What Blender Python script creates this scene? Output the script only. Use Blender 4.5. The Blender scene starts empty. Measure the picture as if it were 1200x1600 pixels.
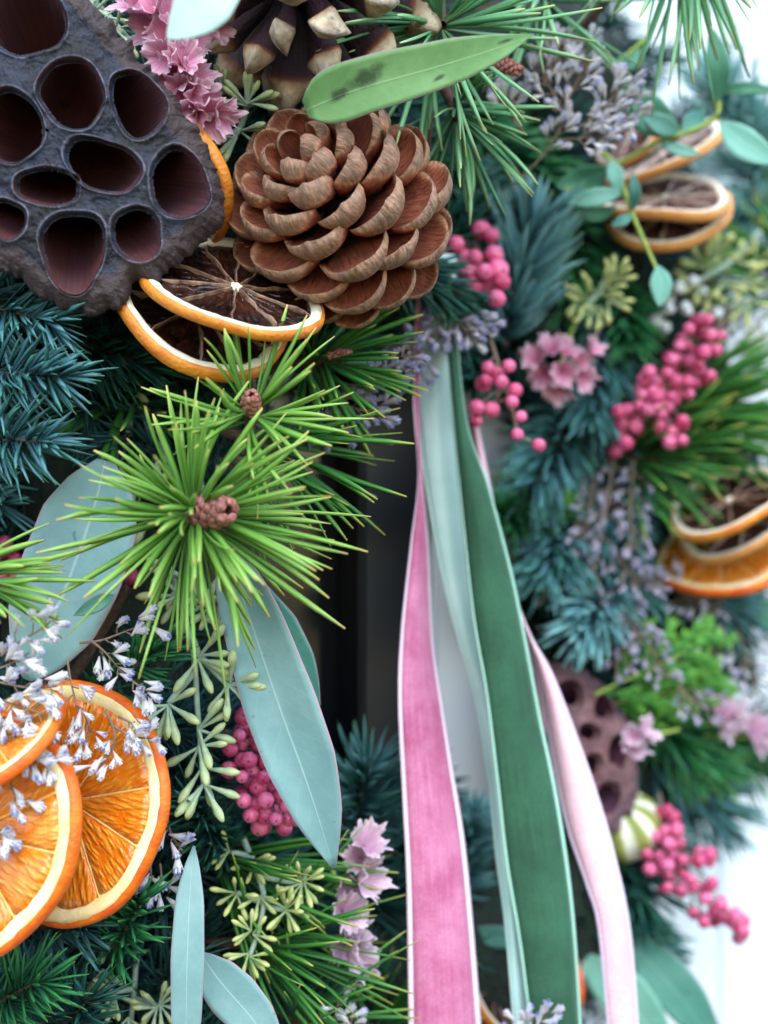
import bpy, math, random
import numpy as np
from mathutils import Vector, Matrix, noise as mnoise

# ------------------------------------------------------------------ camera, light, exposure
sc = bpy.context.scene
col = sc.collection
K, H = 0.52, 1.5            # frame width per metre of distance; camera height
TH = math.radians(38)       # the door is seen at this angle
D0 = 0.54                   # distance to the door on the axis of view

cam = bpy.data.cameras.new("camera")
cam.sensor_fit = 'HORIZONTAL'; cam.sensor_width = 13.0; cam.lens = 13.0 / K
cam.clip_start = 0.02; cam.clip_end = 200
cam.dof.use_dof = True; cam.dof.focus_distance = 0.388; cam.dof.aperture_fstop = 3.3
cam_o = bpy.data.objects.new("camera", cam); col.objects.link(cam_o)
cam_o.location = (0, 0, H); cam_o.rotation_euler = (math.pi / 2, 0, 0)
sc.camera = cam_o

SUN_EL, SUN_AZ = math.radians(56), math.radians(170)   # azimuth clockwise from +Y (view direction)
w = bpy.data.worlds.new("World"); sc.world = w; w.use_nodes = True
wn = w.node_tree; wn.nodes.clear()
sky = wn.nodes.new('ShaderNodeTexSky'); sky.sky_type = 'NISHITA'; sky.sun_disc = False
sky.sun_elevation = SUN_EL; sky.sun_rotation = SUN_AZ; sky.air_density = 1.5; sky.dust_density = 1.0; sky.ozone_density = 1.0
bg = wn.nodes.new('ShaderNodeBackground'); bg.inputs['Strength'].default_value = 0.15
wo = wn.nodes.new('ShaderNodeOutputWorld')
wn.links.new(sky.outputs[0], bg.inputs[0]); wn.links.new(bg.outputs[0], wo.inputs[0])
sun = bpy.data.lights.new("sun", 'SUN'); sun.energy = 0.6; sun.angle = math.radians(32); sun.color = (0.98, 0.99, 1.0)
sun_o = bpy.data.objects.new("sun", sun); col.objects.link(sun_o)
sd = Vector((math.sin(SUN_AZ) * math.cos(SUN_EL), math.cos(SUN_AZ) * math.cos(SUN_EL), math.sin(SUN_EL)))
sun_o.rotation_euler = sd.to_track_quat('Z', 'Y').to_euler(); sun_o.location = sd * 5 + Vector((0, 0, H))
sc.view_settings.view_transform = 'Standard'; sc.view_settings.look = 'None'
sc.view_settings.gamma = 1.0; sc.view_settings.exposure = 1.75
sc.cycles.use_denoising = True; sc.cycles.use_adaptive_sampling = True; sc.cycles.adaptive_threshold = .015
sc.cycles.max_bounces = 5; sc.cycles.diffuse_bounces = 3; sc.cycles.glossy_bounces = 2; sc.cycles.transmission_bounces = 3; sc.cycles.transparent_max_bounces = 4
sc.cycles.caustics_reflective = False; sc.cycles.caustics_refractive = False

R_ = random.Random(7)
rng = np.random.default_rng(11)

# ------------------------------------------------------------------ placing helpers
def P(px, py, d): return Vector(((px - 600) / 1200 * K * d, d, H + (800 - py) / 1200 * K * d))
def Pn(a):
    a = np.asarray(a, float)
    return np.stack([(a[:, 0] - 600) / 1200 * K * a[:, 2], a[:, 2], H + (800 - a[:, 1]) / 1200 * K * a[:, 2]], 1)
def u(d): return K * d / 1200
def C(x, y, z): return Vector((x, -z, y))          # right, up, towards the viewer
KX = [-200, 0, 200, 400, 550, 700, 800, 950, 1100, 1200, 1400]
KD = [.40, .39, .395, .415, .44, .485, .515, .53, .555, .585, .64]
def ds(px, py=0): return float(np.interp(px, KX, KD))

# ------------------------------------------------------------------ material helpers
def lin(h):
    h = h.lstrip('#'); o = []
    for i in (0, 2, 4):
        c = int(h[i:i + 2], 16) / 255
        o.append(c / 12.92 if c <= .04045 else ((c + .055) / 1.055) ** 2.4)
    return (*o, 1)
class Mat:
    def __init__(s, name, rough=.5, **kw):
        s.m = bpy.data.materials.new(name); s.m.use_nodes = True; s.nt = s.m.node_tree
        s.b = s.nt.nodes['Principled BSDF']; s.b.inputs['Roughness'].default_value = rough
        for k, v in kw.items(): s.b.inputs[k.replace('_', ' ')].default_value = v
    def n(s, t, **kw):
        x = s.nt.nodes.new('ShaderNode' + t)
        for k, v in kw.items():
            if hasattr(x, k): setattr(x, k, v)
            else: x.inputs[k].default_value = v
        return x
    def l(s, a, b): s.nt.links.new(a, b)
    def attr(s, name): return s.n('Attribute', attribute_name=name).outputs['Fac']
    def coord(s):
        tc = s.n('TexCoord'); oi = s.n('ObjectInfo')
        ad = s.n('VectorMath', operation='ADD'); s.l(tc.outputs['Object'], ad.inputs[0])
        cx = s.n('CombineXYZ'); s.l(oi.outputs['Random'], cx.inputs[0]); s.l(oi.outputs['Random'], cx.inputs[2]); s.l(cx.outputs[0], ad.inputs[1])
        return ad.outputs[0]
    def rnd(s): return s.n('ObjectInfo').outputs['Random']
    def noise(s, scale, detail=3, rough=.55, co=None, dist=0.):
        x = s.n('TexNoise'); x.inputs['Scale'].default_value = scale; x.inputs['Detail'].default_value = detail
        x.inputs['Roughness'].default_value = rough; x.inputs['Distortion'].default_value = dist
        s.l(co or s.coord(), x.inputs['Vector']); return x.outputs['Fac']
    def ramp(s, fac, stops):
        x = s.n('ValToRGB'); e = x.color_ramp.elements
        while len(e) < len(stops): e.new(.5)
        for i, (p, c) in enumerate(stops):
            e[i].position = p; e[i].color = lin(c) if isinstance(c, str) else (c, c, c, 1)
        s.l(fac, x.inputs[0]); return x.outputs[0]
    def mix(s, fac, a, b, mode='MIX'):
        x = s.n('Mix', data_type='RGBA', blend_type=mode)
        for i, v in ((0, fac), (6, a), (7, b)):
            if isinstance(v, str): x.inputs[i].default_value = lin(v)
            elif isinstance(v, (int, float)): x.inputs[i].default_value = v if i == 0 else (v, v, v, 1)
            else: s.l(v, x.inputs[i])
        return x.outputs[2]
    def math(s, op, a, b=0., c=0.):
        x = s.n('Math', operation=op)
        for i, v in enumerate((a, b, c)):
            if isinstance(v, (int, float)): x.inputs[i].default_value = v
            else: s.l(v, x.inputs[i])
        return x.outputs[0]
    def bump(s, h, dist, strength=1.):
        x = s.n('Bump'); x.inputs['Distance'].default_value = dist; x.inputs['Strength'].default_value = strength
        s.l(h, x.inputs['Height']); s.l(x.outputs[0], s.b.inputs['Normal'])
    def color(s, c):
        if isinstance(c, str): s.b.inputs['Base Color'].default_value = lin(c)
        else: s.l(c, s.b.inputs['Base Color'])
        s.c = c; return s
    def translucent(s, fac, c=None):
        t = s.n('BsdfTranslucent'); m = s.n('MixShader'); m.inputs[0].default_value = fac
        c = c or s.c
        if isinstance(c, str): t.inputs[0].default_value = lin(c)
        else: s.l(c, t.inputs[0])
        s.l(s.b.outputs[0], m.inputs[1]); s.l(t.outputs[0], m.inputs[2])
        s.l(m.outputs[0], s.nt.nodes['Material Output'].inputs[0]); return s
    def vary(s, c, amt=.25, sc_=900):
        a = s.mix(1., c, s.ramp(s.noise(sc_, 3), [(.3, 1 - amt), (.75, 1.)]), 'MULTIPLY')
        return a

MT = {}
def needle_mat(key, stops_a, stops_b, rough=.42, tr=.18):
    m = Mat(key, rough); t = m.attr('t'); r = m.math('FRACT', m.math('ADD', m.attr('rnd'), m.rnd()))
    c = m.mix(r, m.ramp(t, stops_a), m.ramp(t, stops_b))
    m.color(c); m.b.inputs['Specular IOR Level'].default_value = .35; m.translucent(tr); MT[key] = m.m
needle_mat('pine_needle', [(0, '#8a9a58'), (.12, '#6a9c44'), (.55, '#8abc56'), (.93, '#acd06e'), (1, '#e2c674')],
           [(0, '#80944c'), (.15, '#568e3e'), (.55, '#74ac48'), (.92, '#96c25e'), (1, '#dcc068')], .33, .25)
needle_mat('pine_needle_deep', [(0, '#3d5a2a'), (.3, '#34702c'), (.85, '#58963a'), (1, '#b8b457')],
           [(0, '#35522a'), (.3, '#2c6232'), (.85, '#468a42'), (1, '#a8a850')], .4)
needle_mat('pine_needle_cool', [(0, '#6a9460'), (.3, '#74b078'), (.85, '#98cc94'), (1, '#d4d498')],
           [(0, '#4c7850'), (.3, '#529468'), (.85, '#74b484'), (1, '#b8c484')], .38, .25)
needle_mat('fir_blue', [(0, '#2c4f4c'), (.4, '#3a706c'), (.85, '#52928a'), (1, '#6ab48a')],
           [(0, '#2a4a50'), (.4, '#3f6c78'), (.85, '#6696a4'), (1, '#68a898')], .42)
needle_mat('fir_silver', [(0, '#4a7478'), (.4, '#68a2a8'), (.9, '#92c6c6'), (1, '#a6d0c0')],
           [(0, '#335a62'), (.4, '#467e88'), (.9, '#68a3a6'), (1, '#80b0a0')], .42)
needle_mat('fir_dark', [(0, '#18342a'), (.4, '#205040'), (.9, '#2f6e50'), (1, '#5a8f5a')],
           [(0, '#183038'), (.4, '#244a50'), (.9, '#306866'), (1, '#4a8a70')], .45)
needle_mat('fir_green', [(0, '#1f4a30'), (.4, '#2b6e42'), (.9, '#479a52'), (1, '#8fb060')],
           [(0, '#1d4434'), (.4, '#276548'), (.9, '#3f8f5c'), (1, '#7aa860')], .42)
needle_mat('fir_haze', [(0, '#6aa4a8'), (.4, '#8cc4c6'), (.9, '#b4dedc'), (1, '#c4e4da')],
           [(0, '#64a09e'), (.4, '#80bcb8'), (.9, '#a4d6cc'), (1, '#bcdfd0')], .45, .3)  # pale haze of the bright far side put into the needle colour
needle_mat('cypress', [(0, '#356f2a'), (.5, '#56a038'), (1, '#92cf4f')], [(0, '#2f6a30'), (.5, '#4a9240'), (1, '#7cbf4c')], .4, .25)
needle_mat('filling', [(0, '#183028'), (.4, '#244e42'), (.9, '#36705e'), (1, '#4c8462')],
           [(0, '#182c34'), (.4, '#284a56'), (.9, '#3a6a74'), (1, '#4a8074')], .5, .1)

def leaf_mat(key, ca, cb, edge, vein, stain=False, rough=.5, tr=.15):
    m = Mat(key, rough); s_ = m.attr('ls'); t = m.attr('lt'); a = m.math('ABSOLUTE', s_)
    c = m.mix(m.ramp(m.noise(90, 4), [(.3, 0.), (.7, 1.)]), ca, cb)
    c = m.mix(m.math('MULTIPLY', m.ramp(m.noise(38, 5, .7), [(.42, 0.), (.66, 1.)]), .3), c, vein)
    # lateral veins run forward from the midrib
    ph = m.math('ADD', m.math('MULTIPLY', m.math('SUBTRACT', t, m.math('MULTIPLY', a, .14)), 13.), m.math('MULTIPLY', m.noise(60, 1), .9))
    v = m.math('ABSOLUTE', m.math('SUBTRACT', m.math('FRACT', ph), .5))
    vl = m.ramp(v, [(0., 1.), (.05, 0.)])
    c = m.mix(m.math('MULTIPLY', vl, .13), c, vein)
    mid = m.ramp(m.math('ADD', a, m.math('MULTIPLY', t, .012)), [(.012, 1.), (.05, 0.)])
    c = m.mix(m.math('MULTIPLY', mid, .75), c, vein)
    # tiny glands and scuffs
    sp = m.ramp(m.noise(2600, 2), [(.62, 0.), (.72, 1.)])
    c = m.mix(m.math('MULTIPLY', sp, .18), c, '#5d8f86')
    if stain:
        nz = m.math('MULTIPLY', m.math('SUBTRACT', m.noise(170, 5, .7), .5), 1.5); st = None
        for lt_, ls_, kx, ky in ((.24, -.30, 9., 1.9), (.17, -.05, 13., 3.), (.80, -.35, 12., 3.), (.55, .5, 30., 6.)):
            dx = m.math('MULTIPLY', m.math('SUBTRACT', m.math('ADD', t, m.math('MULTIPLY', s_, .10)), lt_), kx); dy = m.math('MULTIPLY', m.math('SUBTRACT', s_, ls_), ky)
            q = m.math('ADD', m.math('SQRT', m.math('ADD', m.math('MULTIPLY', dx, dx), m.math('MULTIPLY', dy, dy))), nz)
            q = m.ramp(q, [(.25, 1.), (.75, 0.)]); st = q if st is None else m.math('MAXIMUM', st, q)
        c = m.mix(m.math('MULTIPLY', st, .8), c, '#2c3526')
    else:
        st = m.ramp(m.noise(230, 2), [(.73, 0.), (.77, 1.)])
        c = m.mix(m.math('MULTIPLY', st, .55), c, '#3c6a62')
    ed = m.ramp(a, [(.955, 0.), (.985, 1.)])
    c = m.mix(m.math('MULTIPLY', ed, .8), c, edge)
    m.color(c); m.bump(m.math('ADD', m.math('ADD', m.math('MULTIPLY', vl, .12), m.math('MULTIPLY', mid, .5)), m.math('MULTIPLY', m.noise(500, 4), .8)), .00025, .5)
    m.b.inputs['Specular IOR Level'].default_value = .3
    m.translucent(tr); MT[key] = m.m
leaf_mat('leaf_blue', '#749e9e', '#82acaa', '#c09aa8', '#b0ccc8')
leaf_mat('leaf_green', '#5f8f4e', '#78a566', '#a98894', '#9fc08a', stain=True, tr=.25)
leaf_mat('leaf_dark', '#4d8a7c', '#5c9c8c', '#a88c9a', '#86b8a8')
leaf_mat('leaf_pale', '#b5dcd2', '#c6e6dc', '#d5dcd8', '#dcefe8', tr=.3)
leaf_mat('leaf_small', '#3e7a5c', '#4f8f70', '#6a9a80', '#7ab096', tr=.25)
leaf_mat('leaf_mint', '#78b8a4', '#8ac8b4', '#a0d0c0', '#b0dcd0', tr=.3)

def simple(key, ca, cb, rough=.6, sc_=400, bumpd=0., bsc=900, **kw):
    m = Mat(key, rough, **kw); m.color(m.mix(m.ramp(m.noise(sc_, 4), [(.3, 0.), (.7, 1.)]), ca, cb))
    if bumpd: m.bump(m.noise(bsc, 4), bumpd)
    MT[key] = m.m; return m
simple('stem_brown', '#3a2a20', '#6a5240', .8, 600, .0006, 900)
simple('stem_pale', '#86a08a', '#a8bca6', .6, 500)
simple('stem_green', '#7f9a3c', '#a2b850', .5, 500)
simple('stem_tan', '#6a5548', '#94806c', .7, 500)
simple('moss', '#0f1a14', '#1c2c20', .95, 200, .002, 300)
simple('bud_red', '#7d3a38', '#c08478', .6, 900, .0004, 1500)
simple('core_dark', '#150d0b', '#2a1a14', .9, 300)

m = Mat('seed_bud', .5); t = m.attr('t')
c = m.ramp(t, [(0, '#93ac98'), (.35, '#a9be92'), (.75, '#c2cd94'), (.9, '#b8c47e'), (1, '#c8b070')])
m.color(m.mix(1., c, m.ramp(m.noise(5, 3), [(.3, .75), (.7, 1.05)]), 'MULTIPLY')); m.b.inputs['Subsurface Weight'].default_value = .15
m.b.inputs['Subsurface Radius'].default_value = (.002, .002, .001); MT['seed_bud'] = m.m
m = Mat('seed_bud_yellow', .5); t = m.attr('t')
m.color(m.vary(m.ramp(t, [(0, '#8aa070'), (.4, '#b4c078'), (.8, '#d0d488'), (1, '#c8b468')]), .2, 700)); MT['seed_bud_yellow'] = m.m

m = Mat('berry', .38); g = m.n('LayerWeight'); g.inputs[0].default_value = .35
tt = m.attr('t')
c = m.mix(m.rnd(), '#c02862', '#ea6a9c'); c = m.mix(m.math('MULTIPLY', m.ramp(m.noise(1.5, 3), [(.45, 0.), (.7, 1.)]), .5), c, '#ef9ab2')
c = m.mix(m.ramp(tt, [(.74, 0.), (.86, 1.)]), c, '#7a1c3c')
m.color(c); m.b.inputs['Subsurface Weight'].default_value = .08; m.b.inputs['Subsurface Radius'].default_value = (.002, .0006, .0008)
m.b.inputs['Coat Weight'].default_value = .3; m.bump(m.noise(4, 4), .0007, .7); MT['berry'] = m.m
simple('white_berry', '#dfe6ea', '#f4f6f6', .6, 500)

m = Mat('floret', .8); t = m.attr('t')
c = m.mix(m.ramp(m.rnd(), [(.45, 0.), (.6, 1.)]), m.ramp(t, [(0, '#9a8880'), (.14, '#dccfd0'), (.4, '#faf6f6'), (.86, '#f8f6fa'), (1, '#dedcf0')]), m.ramp(t, [(0, '#9a8880'), (.14, '#dcd0d4'), (.4, '#f8f4f8'), (.82, '#ececfa'), (.92, '#a8b2e6'), (1, '#7f8cd8')]))
m.color(m.vary(c, .18, 5)); m.translucent(.3); MT['floret'] = m.m
m = Mat('floret_grey', .8); t = m.attr('t')
m.color(m.vary(m.ramp(t, [(0, '#6a5a60'), (.3, '#ab9eac'), (.7, '#c6bccc'), (.85, '#b0b6d8'), (1, '#8a94c4')]), .25, 5)); m.translucent(.2); MT['floret_grey'] = m.m
def petal(key, a, b, cc):
    m = Mat(key, .75); t = m.attr('t'); c = m.ramp(t, [(0, a), (.55, b), (1, cc)])
    rb = m.ramp(m.math('ABSOLUTE', m.math('SUBTRACT', m.math('FRACT', m.math('MULTIPLY', m.attr('ls'), 24.)), .5)), [(.0, .8), (.3, 1.)])
    c = m.mix(1., m.vary(c, .2, 4), rb, 'MULTIPLY'); m.color(c); m.translucent(.35); MT[key] = m.m
petal('petal_pink', '#e0709c', '#f8acce', '#ffdcea')
petal('petal_pale', '#c890b0', '#e6b8d2', '#f6e2ee')

# pine cone scales
m = Mat('scale_brown', .55); t = m.attr('t'); e = m.attr('ls')
c = m.ramp(t, [(0, '#2c1714'), (.3, '#4c2820'), (.5, '#8a4a38'), (.78, '#a0583f'), (.86, '#aa6448'), (.91, '#b87658'), (.96, '#cc9470'), (1, '#a87e62')])
st = m.n('TexNoise'); st.inputs['Scale'].default_value = 7; st.inputs['Detail'].default_value = 5
mp = m.n('Mapping'); mp.inputs['Scale'].default_value = (4, .8, 1); m.l(m.coord(), mp.inputs[0]); m.l(mp.outputs[0], st.inputs['Vector'])
c = m.mix(1., c, m.ramp(st.outputs['Fac'], [(.32, .5), (.62, 1.1)]), 'MULTIPLY')
gr = m.math('MULTIPLY', m.ramp(m.noise(9, 4, .7), [(.5, 0.), (.6, 1.)]), m.ramp(t, [(.84, 0.), (.93, 1.)]))
c = m.mix(m.math('MULTIPLY', gr, .5), c, '#6a5e56')
c = m.mix(1., c, m.ramp(m.noise(3.5, 3), [(.3, .75), (.7, 1.1)]), 'MULTIPLY')
m.color(c); m.bump(m.math('ADD', st.outputs['Fac'], m.math('MULTIPLY', m.noise(30, 4, .7), .6)), .0009, .7); MT['scale_brown'] = m.m
m = Mat('scale_dark', .45); t = m.attr('t')
c = m.ramp(t, [(0, '#180e10'), (.35, '#2c1a22'), (.70, '#432630'), (.745, '#9c5832'), (.78, '#c8a684'), (.9, '#dcc8a8'), (1, '#b49c80')])
c = m.mix(1., c, m.ramp(m.noise(7, 5), [(.3, .6), (.7, 1.05)]), 'MULTIPLY')
gr = m.math('MULTIPLY', m.ramp(m.noise(9, 4, .7), [(.55, 0.), (.64, 1.)]), m.ramp(t, [(.8, 0.), (.9, 1.)]))
um = m.math('MULTIPLY', m.ramp(t, [(.86, 0.), (.90, 1.)]), m.ramp(m.math('ADD', m.math('ABSOLUTE', m.attr('ls')), m.math('MULTIPLY', m.noise(7, 2), .4)), [(.4, 1.), (.62, 0.)]))
c = m.mix(m.math('MULTIPLY', gr, .8), c, '#6a6058'); c = m.mix(m.math('MULTIPLY', um, .6), c, '#7c746c')
m.color(c); m.bump(m.noise(12, 5, .7), .0012, .8); MT['scale_dark'] = m.m

# lotus pods
def lotus_mats(tag, base, grey, edge, lip, cham_a, cham_b):
    m = Mat('lotus_' + tag, .72); 
    c = m.mix(m.ramp(m.noise(120, 6, .65), [(.4, 0.), (.6, 1.)]), base, grey)
    ed = m.attr('edge'); c = m.mix(m.ramp(m.math('ADD', ed, m.math('MULTIPLY', m.noise(180, 4), .25)), [(.95, 0.), (1.12, 1.)]), c, edge)
    c = m.mix(m.math('MULTIPLY', m.attr('lip'), m.ramp(m.noise(140, 3), [(.35, .12), (.65, .8)])), c, lip)
    sp = m.ramp(m.noise(1500, 2, .6), [(.74, 0.), (.78, 1.)]); c = m.mix(m.math('MULTIPLY', sp, .6), c, '#c9c6d4')
    c = m.mix(1., c, m.ramp(m.noise(420, 5, .7), [(.3, .45), (.6, 1.)]), 'MULTIPLY')
    m.color(c); m.bump(m.math('ADD', m.noise(260, 6, .7), m.math('MULTIPLY', m.noise(1100, 4), .35)), .0014, .8)
    m.b.inputs['Sheen Weight'].default_value = .1; m.b.inputs['Sheen Roughness'].default_value = .35; m.b.inputs['Roughness'].default_value = .55
    m.b.inputs['Sheen Tint'].default_value = lin('#a8b4d8'); MT['lotus_' + tag] = m.m
    m = Mat('chamber_' + tag, .7); t = m.attr('t')
    st = m.n('TexNoise'); st.inputs['Scale'].default_value = 1.; st.inputs['Detail'].default_value = 4
    cx = m.n('CombineXYZ'); m.l(m.math('MULTIPLY', m.attr('ls'), 26.), cx.inputs[0]); m.l(m.math('MULTIPLY', t, 2.5), cx.inputs[1]); m.l(m.rnd(), cx.inputs[2]); m.l(cx.outputs[0], st.inputs['Vector'])
    c = m.mix(m.ramp(m.noise(90, 2), [(.3, 0.), (.7, 1.)]), cham_a, cham_b)
    c = m.mix(1., c, m.ramp(st.outputs['Fac'], [(.3, .68), (.65, 1.05)]), 'MULTIPLY')
    m.color(c); m.bump(st.outputs['Fac'], .0006, .7); MT['chamber_' + tag] = m.m
lotus_mats('dark', '#0a080c', '#20283f', '#3c2c2c', '#9894a8', '#4c201e', '#42202a')
lotus_mats('brown', '#7c5458', '#987070', '#70505a', '#a8848a', '#54283a', '#4a2840')

# oranges
def orange_mats(tag, rind, pith, fa, fb, memb, fresh):
    m = Mat('rind_' + tag, .5); m.color(m.mix(m.ramp(m.noise(170, 4), [(.3, 0.), (.7, 1.)]), *rind))
    vo = m.n('TexVoronoi'); vo.inputs['Scale'].default_value = 900; m.l(m.coord(), vo.inputs['Vector'])
    m.bump(vo.outputs['Distance'], .0005, .35); MT['rind_' + tag] = m.m
    m = Mat('pith_' + tag, .85); m.color(m.mix(m.ramp(m.noise(130, 4), [(.35, 0.), (.7, 1.)]), *pith)); m.bump(m.noise(900, 5), .0004, .6)
    m.b.inputs['Subsurface Weight'].default_value = .15; m.b.inputs['Subsurface Radius'].default_value = (.002, .0015, .001); MT['pith_' + tag] = m.m
    m = Mat('flesh_' + tag, .22 if fresh else .22)
    vo = m.n('TexVoronoi'); vo.inputs['Scale'].default_value = 1.; vo.feature = 'SMOOTH_F1'; vo.inputs['Smoothness'].default_value = .6
    cx = m.n('CombineXYZ')
    m.l(m.math('MULTIPLY', m.attr('t'), 8. if fresh else 5.), cx.inputs[0]); m.l(m.math('ADD', m.math('MULTIPLY', m.math('MULTIPLY', m.attr('ls'), m.attr('t')), 30. if fresh else 18.), m.math('MULTIPLY', m.noise(140, 2), 1.5)), cx.inputs[1]); m.l(m.rnd(), cx.inputs[2])
    m.l(cx.outputs[0], vo.inputs['Vector'])
    f = m.ramp(vo.outputs['Distance'], [(.1, 1.), (.55, 0.)])
    c = m.mix(f, *[fa, fb]); c = m.mix(m.ramp(m.noise(110, 3), [(.45, 0.), (.8, .5)]), c, fb if fresh else '#6a3216')
    if fresh:
        c = m.mix(m.math('MULTIPLY', m.ramp(m.noise(1400, 3, .7), [(.60, 0.), (.68, 1.)]), .5), c, '#ffd898')  # small highlights on the flesh, painted in as pale specks
    m.color(c); m.bump(m.math('ADD', m.ramp(vo.outputs['Distance'], [(0., 1.), (.7, 0.)]), m.math('MULTIPLY', m.noise(700, 4), .6)), .0007 if fresh else .0012, .8)
    m.b.inputs['Subsurface Weight'].default_value = .5 if fresh else .2
    m.b.inputs['Subsurface Radius'].default_value = (.006, .002, .0005); m.b.inputs['Coat Weight'].default_value = .7 if fresh else .5
    m.b.inputs['Coat Roughness'].default_value = .12; m.translucent(.12); MT['flesh_' + tag] = m.m
    m = Mat('membrane_' + tag, .6); m.color(m.mix(m.ramp(m.noise(260, 3), [(.35, 0.), (.7, 1.)]), *memb)); m.bump(m.noise(700, 4), .0006); MT['membrane_' + tag] = m.m
orange_mats('fresh', ('#e4520a', '#ee7c16'), ('#faecc0', '#f8dc84'), '#ee7c0c', '#ffb43c', ('#f6b050', '#f8cc80'), True)
orange_mats('dried', ('#c4661c', '#e0912c'), ('#e9dcc0', '#f4ecd8'), '#140707', '#2e120e', ('#5c3c30', '#a8866c'), False)
orange_mats('pale', ('#c8803c', '#dc9a50'), ('#efe0c8', '#f6ecd8'), '#5c3a38', '#8a6058', ('#b49a90', '#d0bcae'), False)

def velvet(key, ca, cb, sheen, selv):
    m = Mat(key, .85)
    n1 = m.noise(55, 5, .65); n2 = m.noise(1600, 3)
    cx = m.n('CombineXYZ'); m.l(m.math('MULTIPLY', m.attr('ls'), 34.), cx.inputs[0]); m.l(m.math('MULTIPLY', m.attr('t'), 9.), cx.inputs[1]); n3 = m.noise(1., 4, .65, cx.outputs[0]); c = m.mix(m.ramp(m.math('ADD', m.math('MULTIPLY', n1, .6), m.math('MULTIPLY', n3, .4)), [(.38, 0.), (.62, 1.)]), ca, cb)
    c = m.mix(1., c, m.ramp(n2, [(.3, .78), (.7, 1.08)]), 'MULTIPLY'); m.color(c)
    m.b.inputs['Sheen Weight'].default_value = .35; m.b.inputs['Sheen Roughness'].default_value = .35; m.b.inputs['Sheen Tint'].default_value = lin(sheen)
    m.bump(n2, .0004, .6); MT[key] = m.m
    m = Mat(key + '_selvage', .5); m.color(m.mix(m.noise(900, 2), selv, selv)); m.bump(m.noise(1800, 3), .0003, .5); MT[key + '_selvage'] = m.m
velvet('velvet_pink', '#ac4e76', '#d084a6', '#f0c0d4', '#e8cfe0')
velvet('velvet_green', '#1c4630', '#2d6044', '#88b89c', '#9fd0bc')
velvet('velvet_blush', '#e6b4c2', '#f0ccd4', '#fbe8ee', '#ecd8ee')
m = Mat('satin_mint', .38); m.color(m.mix(m.ramp(m.noise(60, 3), [(.3, 0.), (.7, 1.)]), '#a9d3cb', '#c2e4de')); m.bump(m.noise(1500, 2), .0002, .4)
m.b.inputs['Anisotropic'].default_value = .5; MT['satin_mint'] = m.m
m = Mat('satin_mint_selvage', .4); m.color('#cfeae4'); MT['satin_mint_selvage'] = m.m

m = Mat('door_paint', .45); m.color(m.mix(m.ramp(m.noise(9, 5), [(.3, 0.), (.7, 1.)]), '#dde6ec', '#e6edf2')); m.bump(m.noise(120, 4), .0004, .3); MT['door_paint'] = m.m
m = Mat('door_frame', .4); m.color(m.mix(m.noise(40, 4), '#12151a', '#1c2026')); MT['door_frame'] = m.m
m = Mat('dark_glass', .09); m.color(m.mix(m.ramp(m.noise(14, 3), [(.4, 0.), (.7, 1.)]), '#0d1014', '#1a1f26')); m.bump(m.noise(8, 2), .002, .1); MT['dark_glass'] = m.m
m = Mat('lime', .55); c = m.ramp(m.attr('t'), [(.25, '#eef0d8'), (.45, '#d8dcae'), (.6, '#a0a650'), (1, '#8a9444')]); m.color(m.vary(c, .2, 300)); m.bump(m.noise(500, 4), .0006); MT['lime'] = m.m

# ------------------------------------------------------------------ mesh helpers
def mesh_np(name, V, F, attrs=None, smooth=True):
    V = np.asarray(V, np.float32); F = np.asarray(F, np.int32); k = F.shape[1]
    me = bpy.data.meshes.new(name)
    me.vertices.add(len(V)); me.vertices.foreach_set('co', V.ravel())
    me.loops.add(F.size); me.loops.foreach_set('vertex_index', F.ravel())
    me.polygons.add(len(F)); me.polygons.foreach_set('loop_start', np.arange(0, F.size, k, dtype=np.int32))
    me.polygons.foreach_set('loop_total', np.full(len(F), k, np.int32))
    if smooth: me.polygons.foreach_set('use_smooth', np.ones(len(F), bool))
    for n_, a in (attrs or {}).items():
        me.attributes.new(n_, 'FLOAT', 'POINT').data.foreach_set('value', np.asarray(a, np.float32))
    me.update(calc_edges=True); me.validate(); return me
def ob(name, me, mat, parent=None, mw=None):
    if mat and not me.materials: me.materials.append(MT[mat])
    o = bpy.data.objects.new(name, me); col.objects.link(o)
    if parent: o.parent = parent
    if mw is not None: o.matrix_local = mw
    return o
def tag(o, label, cat, group=None, kind=None):
    o['label'] = label; o['category'] = cat
    if group: o['group'] = group
    if kind: o['kind'] = kind
    return o
def root(name, label, cat, loc, group=None, basis=None):
    o = bpy.data.objects.new(name, None); col.objects.link(o); o.empty_display_size = .01
    m_ = Matrix.Translation(loc)
    if basis is not None: m_ = m_ @ basis.to_4x4()
    o.matrix_world = m_; return tag(o, label, cat, group)
def basis(X, Y, Z): return Matrix((X, Y, Z)).transposed()
def frame(n, spin=0., ref=None):
    n = Vector(n).normalized(); r = Vector(ref) if ref else (Vector((0, 0, 1)) if abs(n.z) < .95 else Vector((1, 0, 0)))
    X = r.cross(n).normalized(); Y = n.cross(X)
    X2 = X * math.cos(spin) + Y * math.sin(spin); return basis(X2, n.cross(X2), n)
class MB:
    def __init__(s): s.V = []; s.F = []; s.A = {}; s.n = 0
    def add(s, V, F, **at):
        V = np.asarray(V); s.V.append(V); s.F.append(np.asarray(F) + s.n); s.n += len(V)
        for k in ('t', 'rnd', 'ls'):
            a = at.get(k, 0.); s.A.setdefault(k, []).append(np.full(len(V), a) if np.isscalar(a) else np.asarray(a))
    def mesh(s, name): return mesh_np(name, np.concatenate(s.V), np.concatenate(s.F), {k: np.concatenate(v) for k, v in s.A.items()})
def unit(a): return a / np.maximum(np.linalg.norm(a, axis=-1, keepdims=True), 1e-9)
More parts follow.
